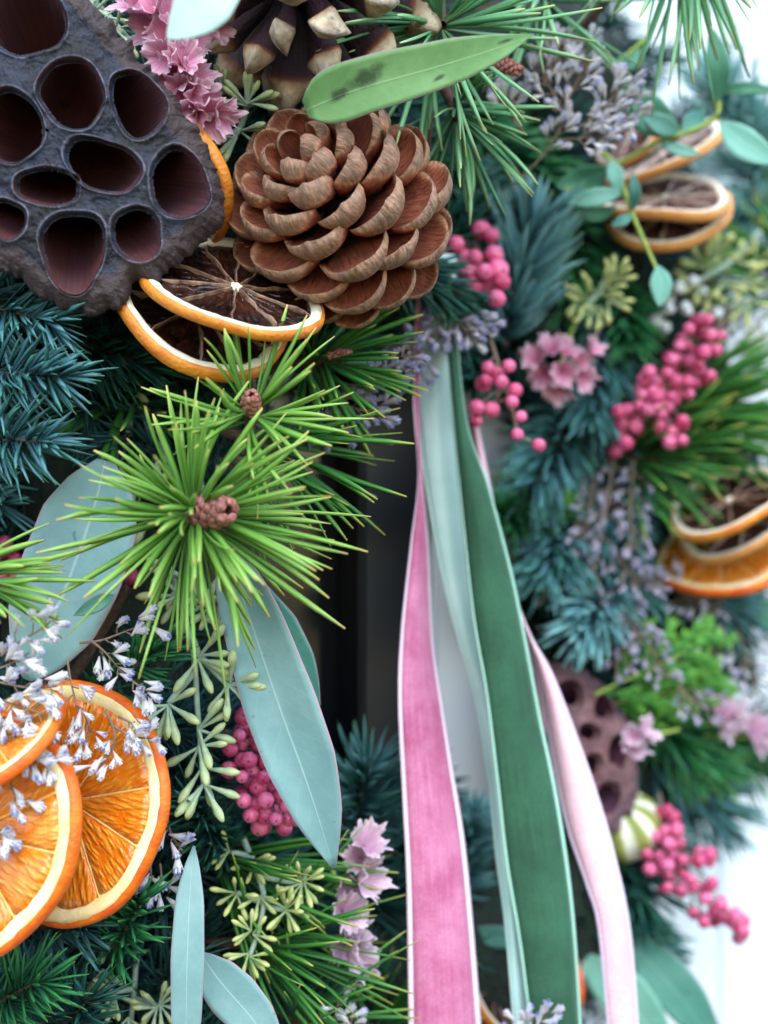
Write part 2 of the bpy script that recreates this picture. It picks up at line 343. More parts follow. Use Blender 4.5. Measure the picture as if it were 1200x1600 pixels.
def crom(pts, n):
    p = np.asarray(pts, float); p = np.concatenate([[2 * p[0] - p[1]], p, [2 * p[-1] - p[-2]]])
    m_ = len(p) - 3; tt = np.linspace(0, m_, n); i = np.minimum(tt.astype(int), m_ - 1); f = (tt - i)[:, None]
    a, b, c, d = p[i], p[i + 1], p[i + 2], p[i + 3]
    return .5 * (2 * b + (c - a) * f + (2 * a - 5 * b + 4 * c - d) * f ** 2 + (3 * b - a - 3 * c + d) * f ** 3)
def gridF(nu, nv, closeu=False):
    i, j = np.meshgrid(np.arange(nu if closeu else nu - 1), np.arange(nv - 1), indexing='ij'); i2 = (i + 1) % nu
    return np.stack([i * nv + j, i2 * nv + j, i2 * nv + j + 1, i * nv + j + 1], -1).reshape(-1, 4)
def tube(pts, rad, sides=6):
    p = np.asarray(pts, float); n = len(p); rad = np.broadcast_to(rad, (n,))
    T = unit(np.gradient(p, axis=0)); ref = np.array([.31, .47, .83]); S = unit(np.cross(T, ref)); B = np.cross(T, S)
    a = np.linspace(0, 2 * np.pi, sides, endpoint=False)
    V = p[:, None] + rad[:, None, None] * (np.cos(a)[None, :, None] * S[:, None] + np.sin(a)[None, :, None] * B[:, None])
    F = gridF(sides, n, True).reshape(-1, 4)
    idx = np.arange(n * sides).reshape(n, sides).T.ravel()
    return V.reshape(-1, 3), idx[F][:, ::-1], np.repeat(np.linspace(0, 1, n), sides)
def lathe(prof, sides):
    prof = np.asarray(prof, float); a = np.linspace(0, 2 * np.pi, sides, endpoint=False); n = len(prof)
    V = np.stack([np.outer(np.cos(a), prof[:, 0]), np.outer(np.sin(a), prof[:, 0]), np.tile(prof[:, 1], (sides, 1))], -1).reshape(-1, 3)
    return V, gridF(sides, n, True), np.tile(np.linspace(0, 1, n), sides)
def needles(Ro, D, L, W, bend, segs=4, sides=4, flat=.55, prof=(.55, .95, 1., .9, .12)):
    N = len(Ro); t = np.linspace(0, 1, segs + 1); wp = np.interp(t, np.linspace(0, 1, len(prof)), prof)
    c = Ro[:, None] + D[:, None] * (L[:, None] * t)[..., None] + bend[:, None] * (t ** 2)[None, :, None]
    T = unit(D[:, None] * L[:, None, None] + 2 * bend[:, None] * t[None, :, None])
    ref = unit(rng.normal(size=(N, 3))); S = unit(np.cross(T, ref[:, None])); B = np.cross(T, S)
    a = np.linspace(0, 2 * np.pi, sides, endpoint=False)
    V = c[:, :, None] + (W[:, None] * wp)[..., None, None] * (np.cos(a)[:, None] * S[:, :, None] + flat * np.sin(a)[:, None] * B[:, :, None])
    base = np.arange((segs + 1) * sides).reshape(segs + 1, sides); q = []
    for i in range(segs):
        for j in range(sides): q.append((base[i, j], base[i, (j + 1) % sides], base[i + 1, (j + 1) % sides], base[i + 1, j]))
    q.append(tuple(base[segs, :4]) if sides == 4 else (base[segs, 0], base[segs, 1], base[segs, 2], base[segs, 2])) if sides == 4 else None
    F = (np.arange(N)[:, None, None] * base.size + np.array(q)[None]).reshape(-1, 4)
    return V.reshape(-1, 3), F, np.tile(np.repeat(t, sides), N), base.size

# ------------------------------------------------------------------ the door behind the wreath
E = Vector((math.cos(TH), math.sin(TH), 0)); NRM = Vector((math.sin(TH), -math.cos(TH), 0))
DB = basis(E, Vector((0, 0, 1)).cross(E) * 1.0, Vector((0, 0, 1)))   # columns: along, into the door, up
door = root('door', 'white painted door with a dark glass pane behind the wreath', 'door', Vector((0, D0, 0)), basis=basis(E, -NRM, Vector((0, 0, 1))))
def box(x0, x1, y0, y1, z0, z1, bv=.0015):
    import bmesh
    bm = bmesh.new(); bmesh.ops.create_cube(bm, size=1)
    for v in bm.verts: v.co = Vector(((x0 + x1) / 2 + v.co.x * (x1 - x0), (y0 + y1) / 2 + v.co.y * (y1 - y0), (z0 + z1) / 2 + v.co.z * (z1 - z0)))
    bmesh.ops.bevel(bm, geom=bm.edges[:], offset=bv, segments=2, affect='EDGES')
    me = bpy.data.meshes.new('box'); bm.to_mesh(me); bm.free(); return me
XE = .014
ob('stile', box(XE, .175, -.012, .03, 0, 2.1), 'door_paint', door)
ob('stile', box(-.55, -.29, -.012, .03, 0, 2.1), 'door_paint', door)
ob('rail', box(-.289, XE - .001, -.012, .03, 0, 1.12), 'door_paint', door)
ob('rail', box(-.289, XE - .001, -.012, .03, 1.80, 2.1), 'door_paint', door)
for i in range(9):
    x0 = .181 + i * .108
    ob('board', box(x0, x0 + .102, -.006, .028, 0, 2.1, .003), 'door_paint', door)
fr = ob('glazing_bead', box(-.016, XE - .001, -.008, .012, 1.121, 1.799), 'door_frame', door)
ob('glazing_bead', box(-.289, -.262, -.008, .012, 1.121, 1.799), 'door_frame', door)
ob('glass_pane', box(-.261, -.0165, .006, .012, 1.122, 1.798, .0005), 'dark_glass', door)
ob('backing', box(-.55, 1.1, .031, .05, 0, 2.1), 'door_frame', door)

# ------------------------------------------------------------------ the wreath body
ring = [(150, 850, .462), (170, 500, .462), (300, 230, .465), (600, 60, .50), (880, 150, .57), (1010, 480, .602), (1035, 860, .608), (950, 1250, .585), (680, 1500, .52), (300, 1380, .475), (180, 1120, .463), (150, 850, .462)]
rp = Pn(crom(ring, 90)); V, F, t = tube(rp, .030, 14)
V = V + rng.normal(size=V.shape) * .0012
tag(ob('wreath_base', mesh_np('wreath_base', V, F, {'t': t}), 'moss'), 'dark mossy ring under the greenery of the wreath', 'wreath base')

def inpoly(x, y, poly):
    p = np.asarray(poly, float); q = np.roll(p, -1, 0); r = np.zeros(np.shape(x), bool)
    for (x0, y0), (x1, y1) in zip(p, q):
        c = (y0 > y) != (y1 > y); r ^= c & (x < (x1 - x0) * (y - y0) / (y1 - y0 + 1e-9) + x0)
    return r
HOLE = [(420, 720), (480, 600), (600, 520), (660, 470), (730, 500), (775, 640), (800, 800), (830, 980), (820, 1160), (740, 1240), (600, 1240), (470, 1230), (410, 1100), (400, 900)]
OUT = [(-90, -90), (900, -90), (950, 60), (1000, 180), (1060, 300), (1010, 440), (1030, 590), (1150, 600), (1190, 800), (1190, 1020), (1120, 1180), (1060, 1340), (980, 1440), (900, 1560), (860, 1700), (-90, 1700)]
def brush(A, B, n, L, W, a0, a1, flat=0., curl=.25, curve=None, sides=3, segs=3, start=0., lenvar=.25, front=0., prof=(.6, 1., 1., .85, .15)):
    """needles round a twig from A to B (world); returns verts, faces, attrs"""
    A = np.array(A); B = np.array(B); ax = unit(B - A); s = start + (1 - start) * np.sort(rng.random(n))
    cv = np.array(curve) if curve is not None else np.zeros(3)
    Ro = A + (B - A) * s[:, None] + cv * (4 * s * (1 - s))[:, None]
    T = unit((B - A) + cv * (4 - 8 * s)[:, None])
    side = unit(np.cross(T, np.array([0., 1., 0.]))); nr = np.cross(side, T)       # nr faces along the view axis
    if nr[0, 1] > 0: nr = -nr
    ph = rng.random(n) * 2 * np.pi
    if flat: ph = np.where(rng.random(n) < flat, np.where(rng.random(n) < .5, 0., np.pi) + rng.normal(size=n) * .35, ph)
    rad = np.cos(ph)[:, None] * side + np.sin(ph)[:, None] * nr
    rad = unit(rad + front * nr)
    al = np.radians(a0 + (a1 - a0) * (s - start) / (1 - start) + rng.normal(size=n) * 8)
    D = unit(np.cos(al)[:, None] * T + np.sin(al)[:, None] * rad)
    Ln = L * (1 + lenvar * (rng.random(n) * 2 - 1)) * np.interp(s, [start, start + (1 - start) * .6, 1], [.9, 1, .75])
    bend = (T * curl + np.array([0, 0, -.06])) * Ln[:, None] * (.6 + .8 * rng.random(n))[:, None] * np.sin(al)[:, None] + rng.normal(size=(n, 3)) * (.05 * Ln)[:, None]
    Wn = W * (.85 + .3 * rng.random(n))
    return Ro, D, Ln, Wn, bend, sides, segs, prof

mb = MB(); cnt = 0
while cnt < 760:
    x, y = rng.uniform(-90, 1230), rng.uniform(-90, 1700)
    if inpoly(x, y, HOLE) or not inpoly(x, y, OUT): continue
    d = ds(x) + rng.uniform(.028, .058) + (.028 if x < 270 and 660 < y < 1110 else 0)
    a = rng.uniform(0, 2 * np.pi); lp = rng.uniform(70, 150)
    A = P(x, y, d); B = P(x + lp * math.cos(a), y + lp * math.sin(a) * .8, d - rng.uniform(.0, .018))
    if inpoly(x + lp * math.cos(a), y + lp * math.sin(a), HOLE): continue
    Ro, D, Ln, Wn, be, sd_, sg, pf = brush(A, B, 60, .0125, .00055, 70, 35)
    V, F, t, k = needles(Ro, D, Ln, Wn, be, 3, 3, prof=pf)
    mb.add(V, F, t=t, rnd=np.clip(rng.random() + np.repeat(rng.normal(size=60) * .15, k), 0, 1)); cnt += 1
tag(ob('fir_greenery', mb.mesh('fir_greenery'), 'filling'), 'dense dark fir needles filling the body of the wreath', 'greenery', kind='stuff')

def sprig(name, label, cat, group, A, B, n, Lpx, Wpx, mat, a0=70, a1=30, flat=0., curl=.25, bow=(0, 0), start=0., individual=False, stem_r=7, sides=4, segs=4, front=0., stem_mat='stem_brown', lenvar=.25, prof=(.6, .95, 1., .9, .12), stem=True):
    """a twig with needles; A and B are (px, py, depth)"""
    a = P(*A); b = P(*B); s = u((A[2] + B[2]) / 2)
    cv = np.array((bow[0] * s, 0, -bow[1] * s))
    r = root(name, label, cat, a, group); o = np.array(a)
    Ro, D, Ln, Wn, be, _, _, _ = brush(a, b, n, Lpx * s, Wpx * s / 2, a0, a1, flat, curl, cv, sides, segs, start, lenvar, front)
    if stem:
        ss = np.linspace(0, 1, 9); sp = np.array(a) + (np.array(b) - np.array(a)) * ss[:, None] + cv * (4 * ss * (1 - ss))[:, None]
        V, F, t = tube(sp - o, np.linspace(1, .6, 9) * stem_r * s / 2, 6)
        ob('stem', mesh_np('stem', V, F, {'t': t}), stem_mat, r)
    if individual:
        for i in range(n):
            V, F, t, k = needles(np.zeros((1, 3)), D[i:i + 1], Ln[i:i + 1], Wn[i:i + 1], be[i:i + 1], 5, 4, .5, prof)
            q = ob('needle', mesh_np('needle', V, F, {'t': t, 'rnd': np.zeros(len(t))}), mat, r); q.location = Ro[i] - o
    else:
        V, F, t, k = needles(Ro - o, D, Ln, Wn, be, segs, sides, .55, prof)
        q = ob('needles', mesh_np('needles', V, F, {'t': t, 'rnd': np.repeat(rng.random(n), k)}), mat, r); q['kind'] = 'stuff'
    return r

# ------------------------------------------------------------------ fir sprigs (blue, silver, dark, green)
FIRS = [  # label, base px, tip px, depth offset, n, length, width, material, extra
 ('blue fir sprig at the frame edge just under the big dark lotus pod', (-90, 470), (85, 505), -.004, 140, 92, 9.5, 'fir_blue', {}),
 ('blue-green fir sprig reaching in from the edge, second below the dark lotus pod', (-90, 590), (95, 590), -.010, 150, 92, 9.5, 'fir_blue', {}),
 ('blue fir sprig with long needles above the wide pale eucalyptus leaf', (-70, 690), (70, 690), -.012, 110, 90, 9.5, 'fir_blue', {}),
 ('drooping blue fir tip left of the wide pale eucalyptus leaf', (-70, 740), (0, 790), .03, 90, 80, 9, 'fir_blue', {}),
 ('dark fir sprig in the shade between lotus pod and bright pine tuft', (60, 520), (230, 570), .016, 150, 80, 7, 'fir_dark', {}),
 ('dusky fir sprig half hidden behind the bright pine tuft', (80, 650), (230, 640), .034, 130, 80, 7, 'fir_dark', {}),
 ('dark rosemary-like fir sprig above the bright orange slices', (140, 1090), (250, 1010), .004, 70, 70, 9, 'fir_green', {}),
 ('dark fir sprig between pink berries and the narrow upright eucalyptus leaf', (350, 1330), (300, 1250), .0, 130, 65, 9, 'fir_dark', {}),
 ('green fir tip just below the bright orange slices', (170, 1490), (215, 1405), -.004, 60, 75, 10, 'fir_green', {}),
 ('grey-blue fir sprig tucked under the bright orange slices', (30, 1450), (130, 1450), .006, 110, 75, 7, 'fir_blue', {}),
 ('dark green fir sprig in the bottom corner beneath the orange slices', (-40, 1590), (60, 1535), -.006, 80, 95, 9, 'fir_green', {}),
 ('small dark fir sprig along the bottom edge beside the corner sprig', (60, 1640), (140, 1560), .0, 90, 85, 8, 'fir_dark', {}),
 ('teal fir sprig standing up below the dark glass pane', (560, 1330), (575, 1200), .016, 150, 95, 9, 'fir_blue', {}),
 ('teal fir sprig pointing sideways toward the pink velvet ribbon', (530, 1270), (650, 1225), .016, 160, 90, 9, 'fir_blue', {}),
 ('silvery fir tip showing between the pink and the mint ribbon', (715, 1400), (745, 1275), .005, 130, 60, 12, 'fir_silver', {}),
 ('dark fir sprig behind the pale pink statice column', (560, 1420), (660, 1390), .02, 130, 80, 8, 'fir_dark', {}),
 ('dark fir sprig at the bottom between the ribbons', (690, 1600), (760, 1440), .02, 140, 80, 8, 'fir_dark', {}),
 ('curved silver-blue fir sprig beside the upper pink berries', (790, 540), (838, 345), -.022, 190, 88, 13, 'fir_silver', dict(flat=.6, curl=.5)),
 ('dark fir sprig running from the front pine cone toward the upper berries', (640, 250), (800, 330), .0, 170, 80, 8, 'fir_dark', {}),
 ('green fir sprig below the white and lilac statice spray', (740, 200), (880, 290), .0, 150, 80, 8, 'fir_green', {}),
 ('blue fir sprig behind the gap between front cone and upper berries', (640, 420), (730, 330), .004, 140, 80, 8, 'fir_dark', {}),
 ('teal fir sprig under the dried orange pair', (960, 440), (985, 540), -.002, 130, 65, 9, 'fir_green', {}),
 ('blue fir sprig between the ruffled pink flower and the large berry spray', (960, 500), (925, 650), -.004, 200, 70, 9, 'fir_blue', dict(flat=.5, curl=.45)),
 ('blue fir sprig behind the dangling berry cluster', (900, 640), (830, 760), .0, 200, 80, 9, 'fir_blue', dict(flat=.5, curl=.4)),
 ('teal fir star halfway down beside the green velvet ribbon', (880, 790), (855, 900), -.002, 170, 80, 10, 'fir_blue', dict(flat=.3)),
 ('round teal fir tip above the brown lotus pod', (955, 920), (905, 985), -.014, 200, 70, 10, 'fir_silver', dict(curl=.5)),
 ('dark fir sprig hugging the green velvet ribbon edge', (840, 820), (775, 800), .006, 130, 70, 8, 'fir_green', {}),
 ('dark fir sprig in the shade left of the round teal fir tip', (870, 1010), (800, 920), .012, 140, 70, 8, 'fir_dark', {}),
 ('blue fir sprig carrying the lilac statice column', (960, 700), (970, 850), .0, 190, 75, 9, 'fir_blue', {}),
 ('dusky blue fir sprig under the lilac statice column', (960, 830), (965, 960), .004, 160, 75, 9, 'fir_blue', {}),
 ('teal fir sprig beneath the stacked orange slices', (1060, 900), (1140, 960), .008, 150, 75, 9, 'fir_blue', {}),
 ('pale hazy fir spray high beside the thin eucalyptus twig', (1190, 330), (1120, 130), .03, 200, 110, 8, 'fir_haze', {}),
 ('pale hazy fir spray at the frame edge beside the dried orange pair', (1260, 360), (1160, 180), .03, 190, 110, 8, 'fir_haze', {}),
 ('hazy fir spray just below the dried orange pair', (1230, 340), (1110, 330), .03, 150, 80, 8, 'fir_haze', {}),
 ('teal fir sprig below the bright cypress frond', (1010, 1110), (1110, 1200), .004, 180, 80, 9, 'fir_green', {}),
 ('teal fir sprig spreading toward the door beside the lower berry spray', (1010, 1170), (1130, 1270), .01, 200, 90, 8, 'fir_blue', {}),
 ('green fir sprig on the outer rim under the pale pink flowers', (1080, 1110), (1180, 1180), .012, 190, 90, 8, 'fir_green', {}),
 ('dark fir sprig beneath the striped lime', (960, 1330), (1000, 1430), .0, 180, 80, 9, 'fir_dark', {}),
 ('blue fir sprig just outside the blush ribbon', (930, 1400), (1010, 1480), .008, 180, 80, 9, 'fir_blue', {}),
 ('dark fir sprig low between green and blush ribbon', (880, 1480), (930, 1400), .01, 130, 80, 9, 'fir_dark', {}),
 ('dark fir sprig lying over the ribbon tops below the front cone', (590, 400), (715, 465), -.022, 150, 75, 8, 'fir_dark', {}),
 ('shaded fir sprig between the ribbon tops and the upper berries', (760, 380), (715, 520), -.012, 130, 70, 8, 'fir_dark', {}),
 ('shaded fir sprig behind the stalk of the dangling berries', (830, 520), (740, 590), .012, 150, 70, 9, 'fir_dark', {}),
 ('dark green fir sprig behind the yellow-green seed buds', (900, 330), (890, 460), .01, 140, 80, 9, 'fir_green', {}),
 ('dark fir sprig behind the big stained eucalyptus leaf', (560, 220), (680, 170), .012, 130, 80, 8, 'fir_dark', {}),
 ('grey-green fir sprig behind the seed buds near the dark pod', (300, 260), (380, 200), .03, 110, 70, 8, 'fir_dark', {}),
 ('dark fir sprig under the front pine cone', (430, 520), (600, 500), .022, 130, 75, 7, 'fir_dark', {}),
 ('teal fir sprig in the outer curve right of the large berry spray', (1190, 760), (1080, 690), .006, 150, 80, 8, 'fir_green', {}),
]
for lab, a, b, off, n, L, W, mt, ex in FIRS:
    sprig('fir_sprig', lab, 'fir sprig', 'fir sprigs of the wreath', (a[0], a[1], ds(a[0]) + off + .018), (b[0], b[1], ds(b[0]) + off - .004), n, L, W, mt,
          **{**dict(a0=72, a1=32, sides=3, segs=4, front=.25, bow=(R_.uniform(-8, 8), R_.uniform(-8, 8))), **ex})

# ------------------------------------------------------------------ pine sprigs
def pine_bud(parent, c, ax, r, L):
    """scaly reddish bud: many small bumps on a cone"""
    mbb = MB(); o = np.array(parent.location); ax = np.array(Vector(ax).normalized()); c = np.array(c)
    V0, F0, t0 = lathe([(0.01, -.5), (.7, -.3), (1, 0), (.8, .35), (.35, .6), (.02, .7)], 7)
    M3 = np.array(frame(ax))
    V, F, t = tube(np.array([c - o + ax * L * s for s in (-.05, .3, .7, .95)]), np.array([.9, 1., .85, .3]) * r * .75, 8); mbb.add(V, F, t=t)
    for i in range(46):
        s = i / 46; a = i * 2.4; rr = r * (1. - .5 * s ** 2)
        p = c - o + ax * L * s + M3[:, 0] * math.cos(a) * rr * .8 + M3[:, 1] * math.sin(a) * rr * .8
        dr = unit(M3[:, 0] * math.cos(a) + M3[:, 1] * math.sin(a) + ax * 1.)
        B = np.array(frame(dr)); mbb.add(V0 * r * .36 @ B.T + p, F0, t=t0, rnd=rng.random())
    return ob('bud', mbb.mesh('bud'), 'bud_red', parent)

def tuft(label, c, axis, n, Lpx, Wpx, mat, pol=(35, 100), bud=True, individual=True, group='pine sprigs of the wreath', Lvar=.2, droop=.05, budL=60, budR=20, stem_to=None, curl=.12, spread=.3):
    """whorl of long pine needles round a bud; axis in camera terms"""
    cc = P(*c); s = u(c[2]); ax = C(*axis).normalized()
    r = root('pine_sprig', label, 'pine sprig', cc, group); A = np.array(ax)
    M3 = np.array(frame(ax)); nd = []
    V, F, t = tube(np.array([A * s * -q for q in (170, 120, 60, 0, -20)]) if stem_to is None else crom(np.array([np.array(P(*stem_to)) - np.array(cc), (np.array(P(*stem_to)) - np.array(cc)) * .5 + A * s * -30, np.zeros(3)]), 7), 9 * s, 7)
    ob('stem', mesh_np('stem', V, F, {'t': t}), 'stem_brown', r)
    if bud: pine_bud(r, np.array(cc) + A * s * 4, ax, budR * s, budL * s)
    mbn = MB(); pair = None
    for i in range(n):
        f = (i + .5) / n; th = math.radians(pol[0] + (pol[1] - pol[0]) * f + R_.gauss(0, 7)); ph = i * 2.39996 + R_.gauss(0, .25)
        rad = M3[:, 0] * math.cos(ph) + M3[:, 1] * math.sin(ph)
        D = unit(A * math.cos(th) + rad * math.sin(th))
        ro = A * s * (10 - 60 * spread * 3 * f) + rad * s * 9
        if i % 2 and pair:
            D = unit(pair[0] + np.array([R_.gauss(0, .10), R_.gauss(0, .10), R_.gauss(0, .10)])); ro = pair[1]; rad = pair[2]; th = pair[3]; pair = None
        else: pair = (D, ro, rad, th)
        L = Lpx * s * (1 + Lvar * R_.uniform(-1, 1)); be = A * L * curl * math.sin(th) + np.array([0, 0, -droop * L]) + rng.normal(size=3) * .10 * L
        V, F, t, k = needles(np.zeros((1, 3)), D[None], np.array([L]), np.array([Wpx * s / 2 * R_.uniform(.85, 1.15)]), be[None], 6, 4, .5, (.5, .8, 1., 1.05, 1., .85, .3))
        if individual:
            q = ob('needle', mesh_np('needle', V, F, {'t': t, 'rnd': np.zeros(len(t))}), mat, r); q.location = ro
        else: mbn.add(V + ro, F, t=t, rnd=R_.random())
    if not individual: ob('needles', mbn.mesh('needles'), mat, r)['kind'] = 'stuff'
    return r
tuft('large bright yellow-green pine tuft with a reddish bud in front of the dark glass', (312, 803, .372), (.55, .06, .83), 150, 184, 10.5, 'pine_needle', (26, 112), budL=96, budR=29, Lvar=.28)
tuft('small pine tuft with a reddish bud under the dried orange slices', (392, 640, .378), (.1, .40, .9), 52, 150, 9.5, 'pine_needle', (30, 95), budL=45, budR=17)
tuft('long dark green pine needles fanning over the glass beside the bright tuft', (425, 700, .412), (.95, -.35, .35), 38, 190, 8.5, 'pine_needle_deep', (12, 60), bud=False)
tuft('green pine tuft between the front pine cone and the ribbons', (515, 560, .418), (.85, .1, .5), 64, 130, 9, 'pine_needle_deep', (15, 85), budL=35, budR=12)
tuft('few pine needles at the frame edge over the wide pale eucalyptus leaf', (-25, 905, .366), (.95, -.15, .3), 26, 130, 10.5, 'pine_needle', (8, 50), bud=False)
tuft('dark pine needles hidden behind the large bright tuft', (205, 610, .428), (-.3, .3, .8), 34, 150, 11, 'pine_needle_deep', (60, 100), bud=False)
tuft('green pine tuft at the bottom beside the pale pink statice', (415, 1475, .428), (.9, .1, .4), 56, 190, 8, 'pine_needle_deep', (15, 75), bud=False)
tuft('pine needles along the bottom edge under the yellow-green seed buds', (470, 1590, .43), (.3, .6, .7), 40, 160, 8, 'pine_needle_deep', (25, 90), bud=False)
tuft('pine needles below the pink berries reaching toward the pink statice', (370, 1350, .43), (.9, -.2, .3), 40, 190, 9, 'pine_needle_deep', (12, 60), bud=False)
tuft('dark pine needles at the bottom edge left of the pink velvet ribbon', (570, 1610, .475), (-.1, .9, .3), 40, 170, 9, 'pine_needle_deep', (25, 90), bud=False)
tuft('cool green pine tuft above the stained eucalyptus leaf', (690, 40, .408), (.15, -.2, .95), 84, 185, 9.5, 'pine_needle_cool', (35, 105), bud=False, stem_to=(690, -120, .43))
tuft('pine needles hanging from the top edge against the white door', (1075, -95, .43), (.05, -.95, .2), 44, 190, 9, 'pine_needle_cool', (10, 75), bud=False, stem_to=(1070, -260, .44))
tuft('pine needles at the top edge between the two brown twigs', (850, -10, .445), (.5, -.1, .8), 44, 160, 9, 'pine_needle_cool', (40, 100), bud=False)
tuft('cool green pine tuft under the stained leaf beside the front cone', (720, 190, .425), (.3, -.8, .5), 44, 130, 8.5, 'pine_needle_cool', (20, 85), bud=False)
tuft('bright grassy pine tuft at the edge right of the large berry spray', (1075, 650, .55), (.95, .12, .3), 110, 185, 8, 'pine_needle_deep', (8, 60), bud=False, individual=False)
tuft('green pine fan just under the grassy tuft beside the orange stack', (1010, 720, .54), (.8, -.1, .5), 70, 150, 8, 'pine_needle_deep', (15, 75), bud=False, individual=False)
tuft('soft green pine spray below the hazy fir at the door edge', (1230, 430, .58), (-.8, .3, .4), 60, 170, 8, 'pine_needle_deep', (10, 60), bud=False, individual=False)
# bare brown twigs at the top
def twig(label, pts, r0, r1):
    p = Pn(crom(pts, 16)); V, F, t = tube(p - p[0], np.linspace(r0, r1, 16), 8)
    o = ob('twig', mesh_np('twig', V + rng.normal(size=V.shape) * r0 * .06, F, {'t': t}), 'stem_brown'); o.location = p[0]; tag(o, label, 'twig', 'bare twigs')
twig('dark brown twig running down behind the stained leaf', [(700, -40, .44), (675, 60, .445), (668, 180, .45), (662, 300, .465)], .0018, .0014)
twig('brown twig slanting in from the top edge near the white door', [(985, -60, .47), (930, 20, .48), (880, 70, .49)], .0022, .0015)

# ------------------------------------------------------------------ cypress fronds
def cypress(label, A, B, width, n=9):
    a, b = np.array(P(*A)), np.array(P(*B)); s = u((A[2] + B[2]) / 2); r = root('cypress_frond', label, 'cypress', Vector(a), 'cypress fronds')
    ax = b - a; L = np.linalg.norm(ax); T = ax / L; S = unit(np.cross(T, np.array([0, 1., 0]))); mbb = MB()
    V, F, t = tube(np.array([ax * q for q in np.linspace(0, 1, 6)]), np.linspace(3, 1, 6) * s, 5); ob('stem', mesh_np('stem', V, F, {'t': t}), 'stem_green', r)
    def branch(p, d, ln, lev):
        k = max(4, int(ln / (7 * s))); Ro = []; D = []
        for i in range(k):
            q = p + d * ln * i / k; sd2 = unit(np.cross(d, np.array([0, 1., 0])))
            for sg in (-1, 1): Ro.append(q); D.append(unit(d + sd2 * sg * .45 + rng.normal(size=3) * .15))
        Ro = np.array(Ro); D = np.array(D); N = len(Ro)
        V, F, t, kk = needles(Ro, D, np.full(N, 15 * s), np.full(N, 2.6 * s), np.zeros((N, 3)), 2, 4, .6, (.8, 1., .2))
        mbb.add(V, F, t=np.clip(t * .4 + np.repeat(np.repeat(np.linspace(0, .6, k), 2), kk), 0, 1), rnd=rng.random())
        if lev:
            for i in range(1, 6):
                sd2 = unit(np.cross(d, np.array([0, 1., 0]))) * (1 if i % 2 else -1)
                branch(p + d * ln * i / 6.5, unit(d * 1. + sd2 * .5 + rng.normal(size=3) * .12), ln * .34 * (1 - i / 10), 0)
    for i in range(n):
        f = (i + .5) / n; sg = 1 if i % 2 else -1
        branch(ax * f, unit(T * 1. + S * sg * .55 + rng.normal(size=3) * .12), width * s * (1.45 - 1. * f), 1)
    branch(ax * .8, T, L * .3, 1)
    ob('foliage', mbb.mesh('foliage'), 'cypress', r)['kind'] = 'stuff'
cypress('bright yellow-green cypress frond above the brown lotus pod', (930, 1085, .52), (1110, 1000, .525), 95)
cypress('bright cypress frond just below the first, tip toward the pale flowers', (950, 1100, .53), (1120, 1070, .535), 70)
cypress('small green cypress frond below the dangling berries beside the velvet', (770, 745, .53), (890, 790, .525), 60)
cypress('shaded cypress frond behind the ribbons above the teal fir star', (760, 800, .545), (850, 760, .54), 55)

# ------------------------------------------------------------------ eucalyptus leaves
def leaf(pts, mat, wl, wr, n=26, m_=11, cup=.12, tilt=0., wave=.02, o=None, prof=None):
    """leaf blade along the midrib pts (px, py, d); widths in px"""
    p = crom(pts, n); tt = np.linspace(0, 1, n)
    pr = prof or [(0, .06), (.08, .35), (.25, .8), (.45, 1.), (.65, .88), (.82, .55), (.93, .25), (1, .015)]
    wprof = np.interp(tt, *zip(*pr)); k = np.array([.15, .7, .15]); wprof = np.convolve(np.pad(wprof, 1, 'edge'), k, 'valid')
    T = unit(np.gradient(p[:, :2], axis=0)); Nn = np.stack([-T[:, 1], T[:, 0]], 1)      # to the viewer's side of the rib
    ss = np.linspace(-1, 1, m_); sgn = np.where(ss < 0, wl, wr)
    ph = R_.uniform(0, 6)
    off = ss * np.abs(sgn)
    g = p[:, None, :2] + Nn[:, None] * (off[None, :, None] * wprof[:, None, None])
    d = p[:, 2][:, None] + u(p[:, 2])[:, None] * ((np.abs(ss)[None] ** 1.5) * -cup + ss[None] * tilt + wave * np.sin(tt[:, None] * 15 + ph + ss[None] * 2) * np.abs(ss)[None]) * wprof[:, None] * max(abs(wl), abs(wr)) 
    V = Pn(np.concatenate([g, d[..., None]], -1).reshape(-1, 3)); o = np.array(o) if o is not None else V[0]
    me = mesh_np('leaf', V - o, gridF(n, m_), {'lt': np.repeat(tt, m_), 'ls': np.tile(ss, n), 't': np.repeat(tt, m_)})
    return me
def euc_leaf(name, label, pts, mat, wl, wr, group='large eucalyptus leaves', **kw):
    o = P(*pts[0]); me = leaf(pts, mat, wl, wr, o=o, **kw); x = ob(name, me, mat); x.location = o
    md = x.modifiers.new('thickness', 'SOLIDIFY'); md.thickness = .0004; md.offset = 0
    return tag(x, label, 'leaf', group)
LP = [(0, .12), (.06, .6), (.18, .92), (.35, 1.), (.55, .86), (.75, .58), (.9, .26), (1, .01)]
euc_leaf('eucalyptus_leaf', 'broad green eucalyptus leaf with dark stains resting over the front pine cone', [(478, 172, .376), (560, 140, .372), (680, 106, .370), (770, 78, .372), (832, 54, .376)], 'leaf_green', 50, 42, cup=.15, tilt=.15,
         prof=[(0, .25), (.05, .75), (.15, 1.), (.35, .95), (.6, .75), (.8, .42), (.93, .16), (1, .01)])
euc_leaf('eucalyptus_leaf', 'pale blurred eucalyptus leaf tip poking down over the pink statice', [(400, -110, .335), (340, -20, .331), (300, 25, .330), (261, 61, .330)], 'leaf_pale', 45, 45, cup=.05)
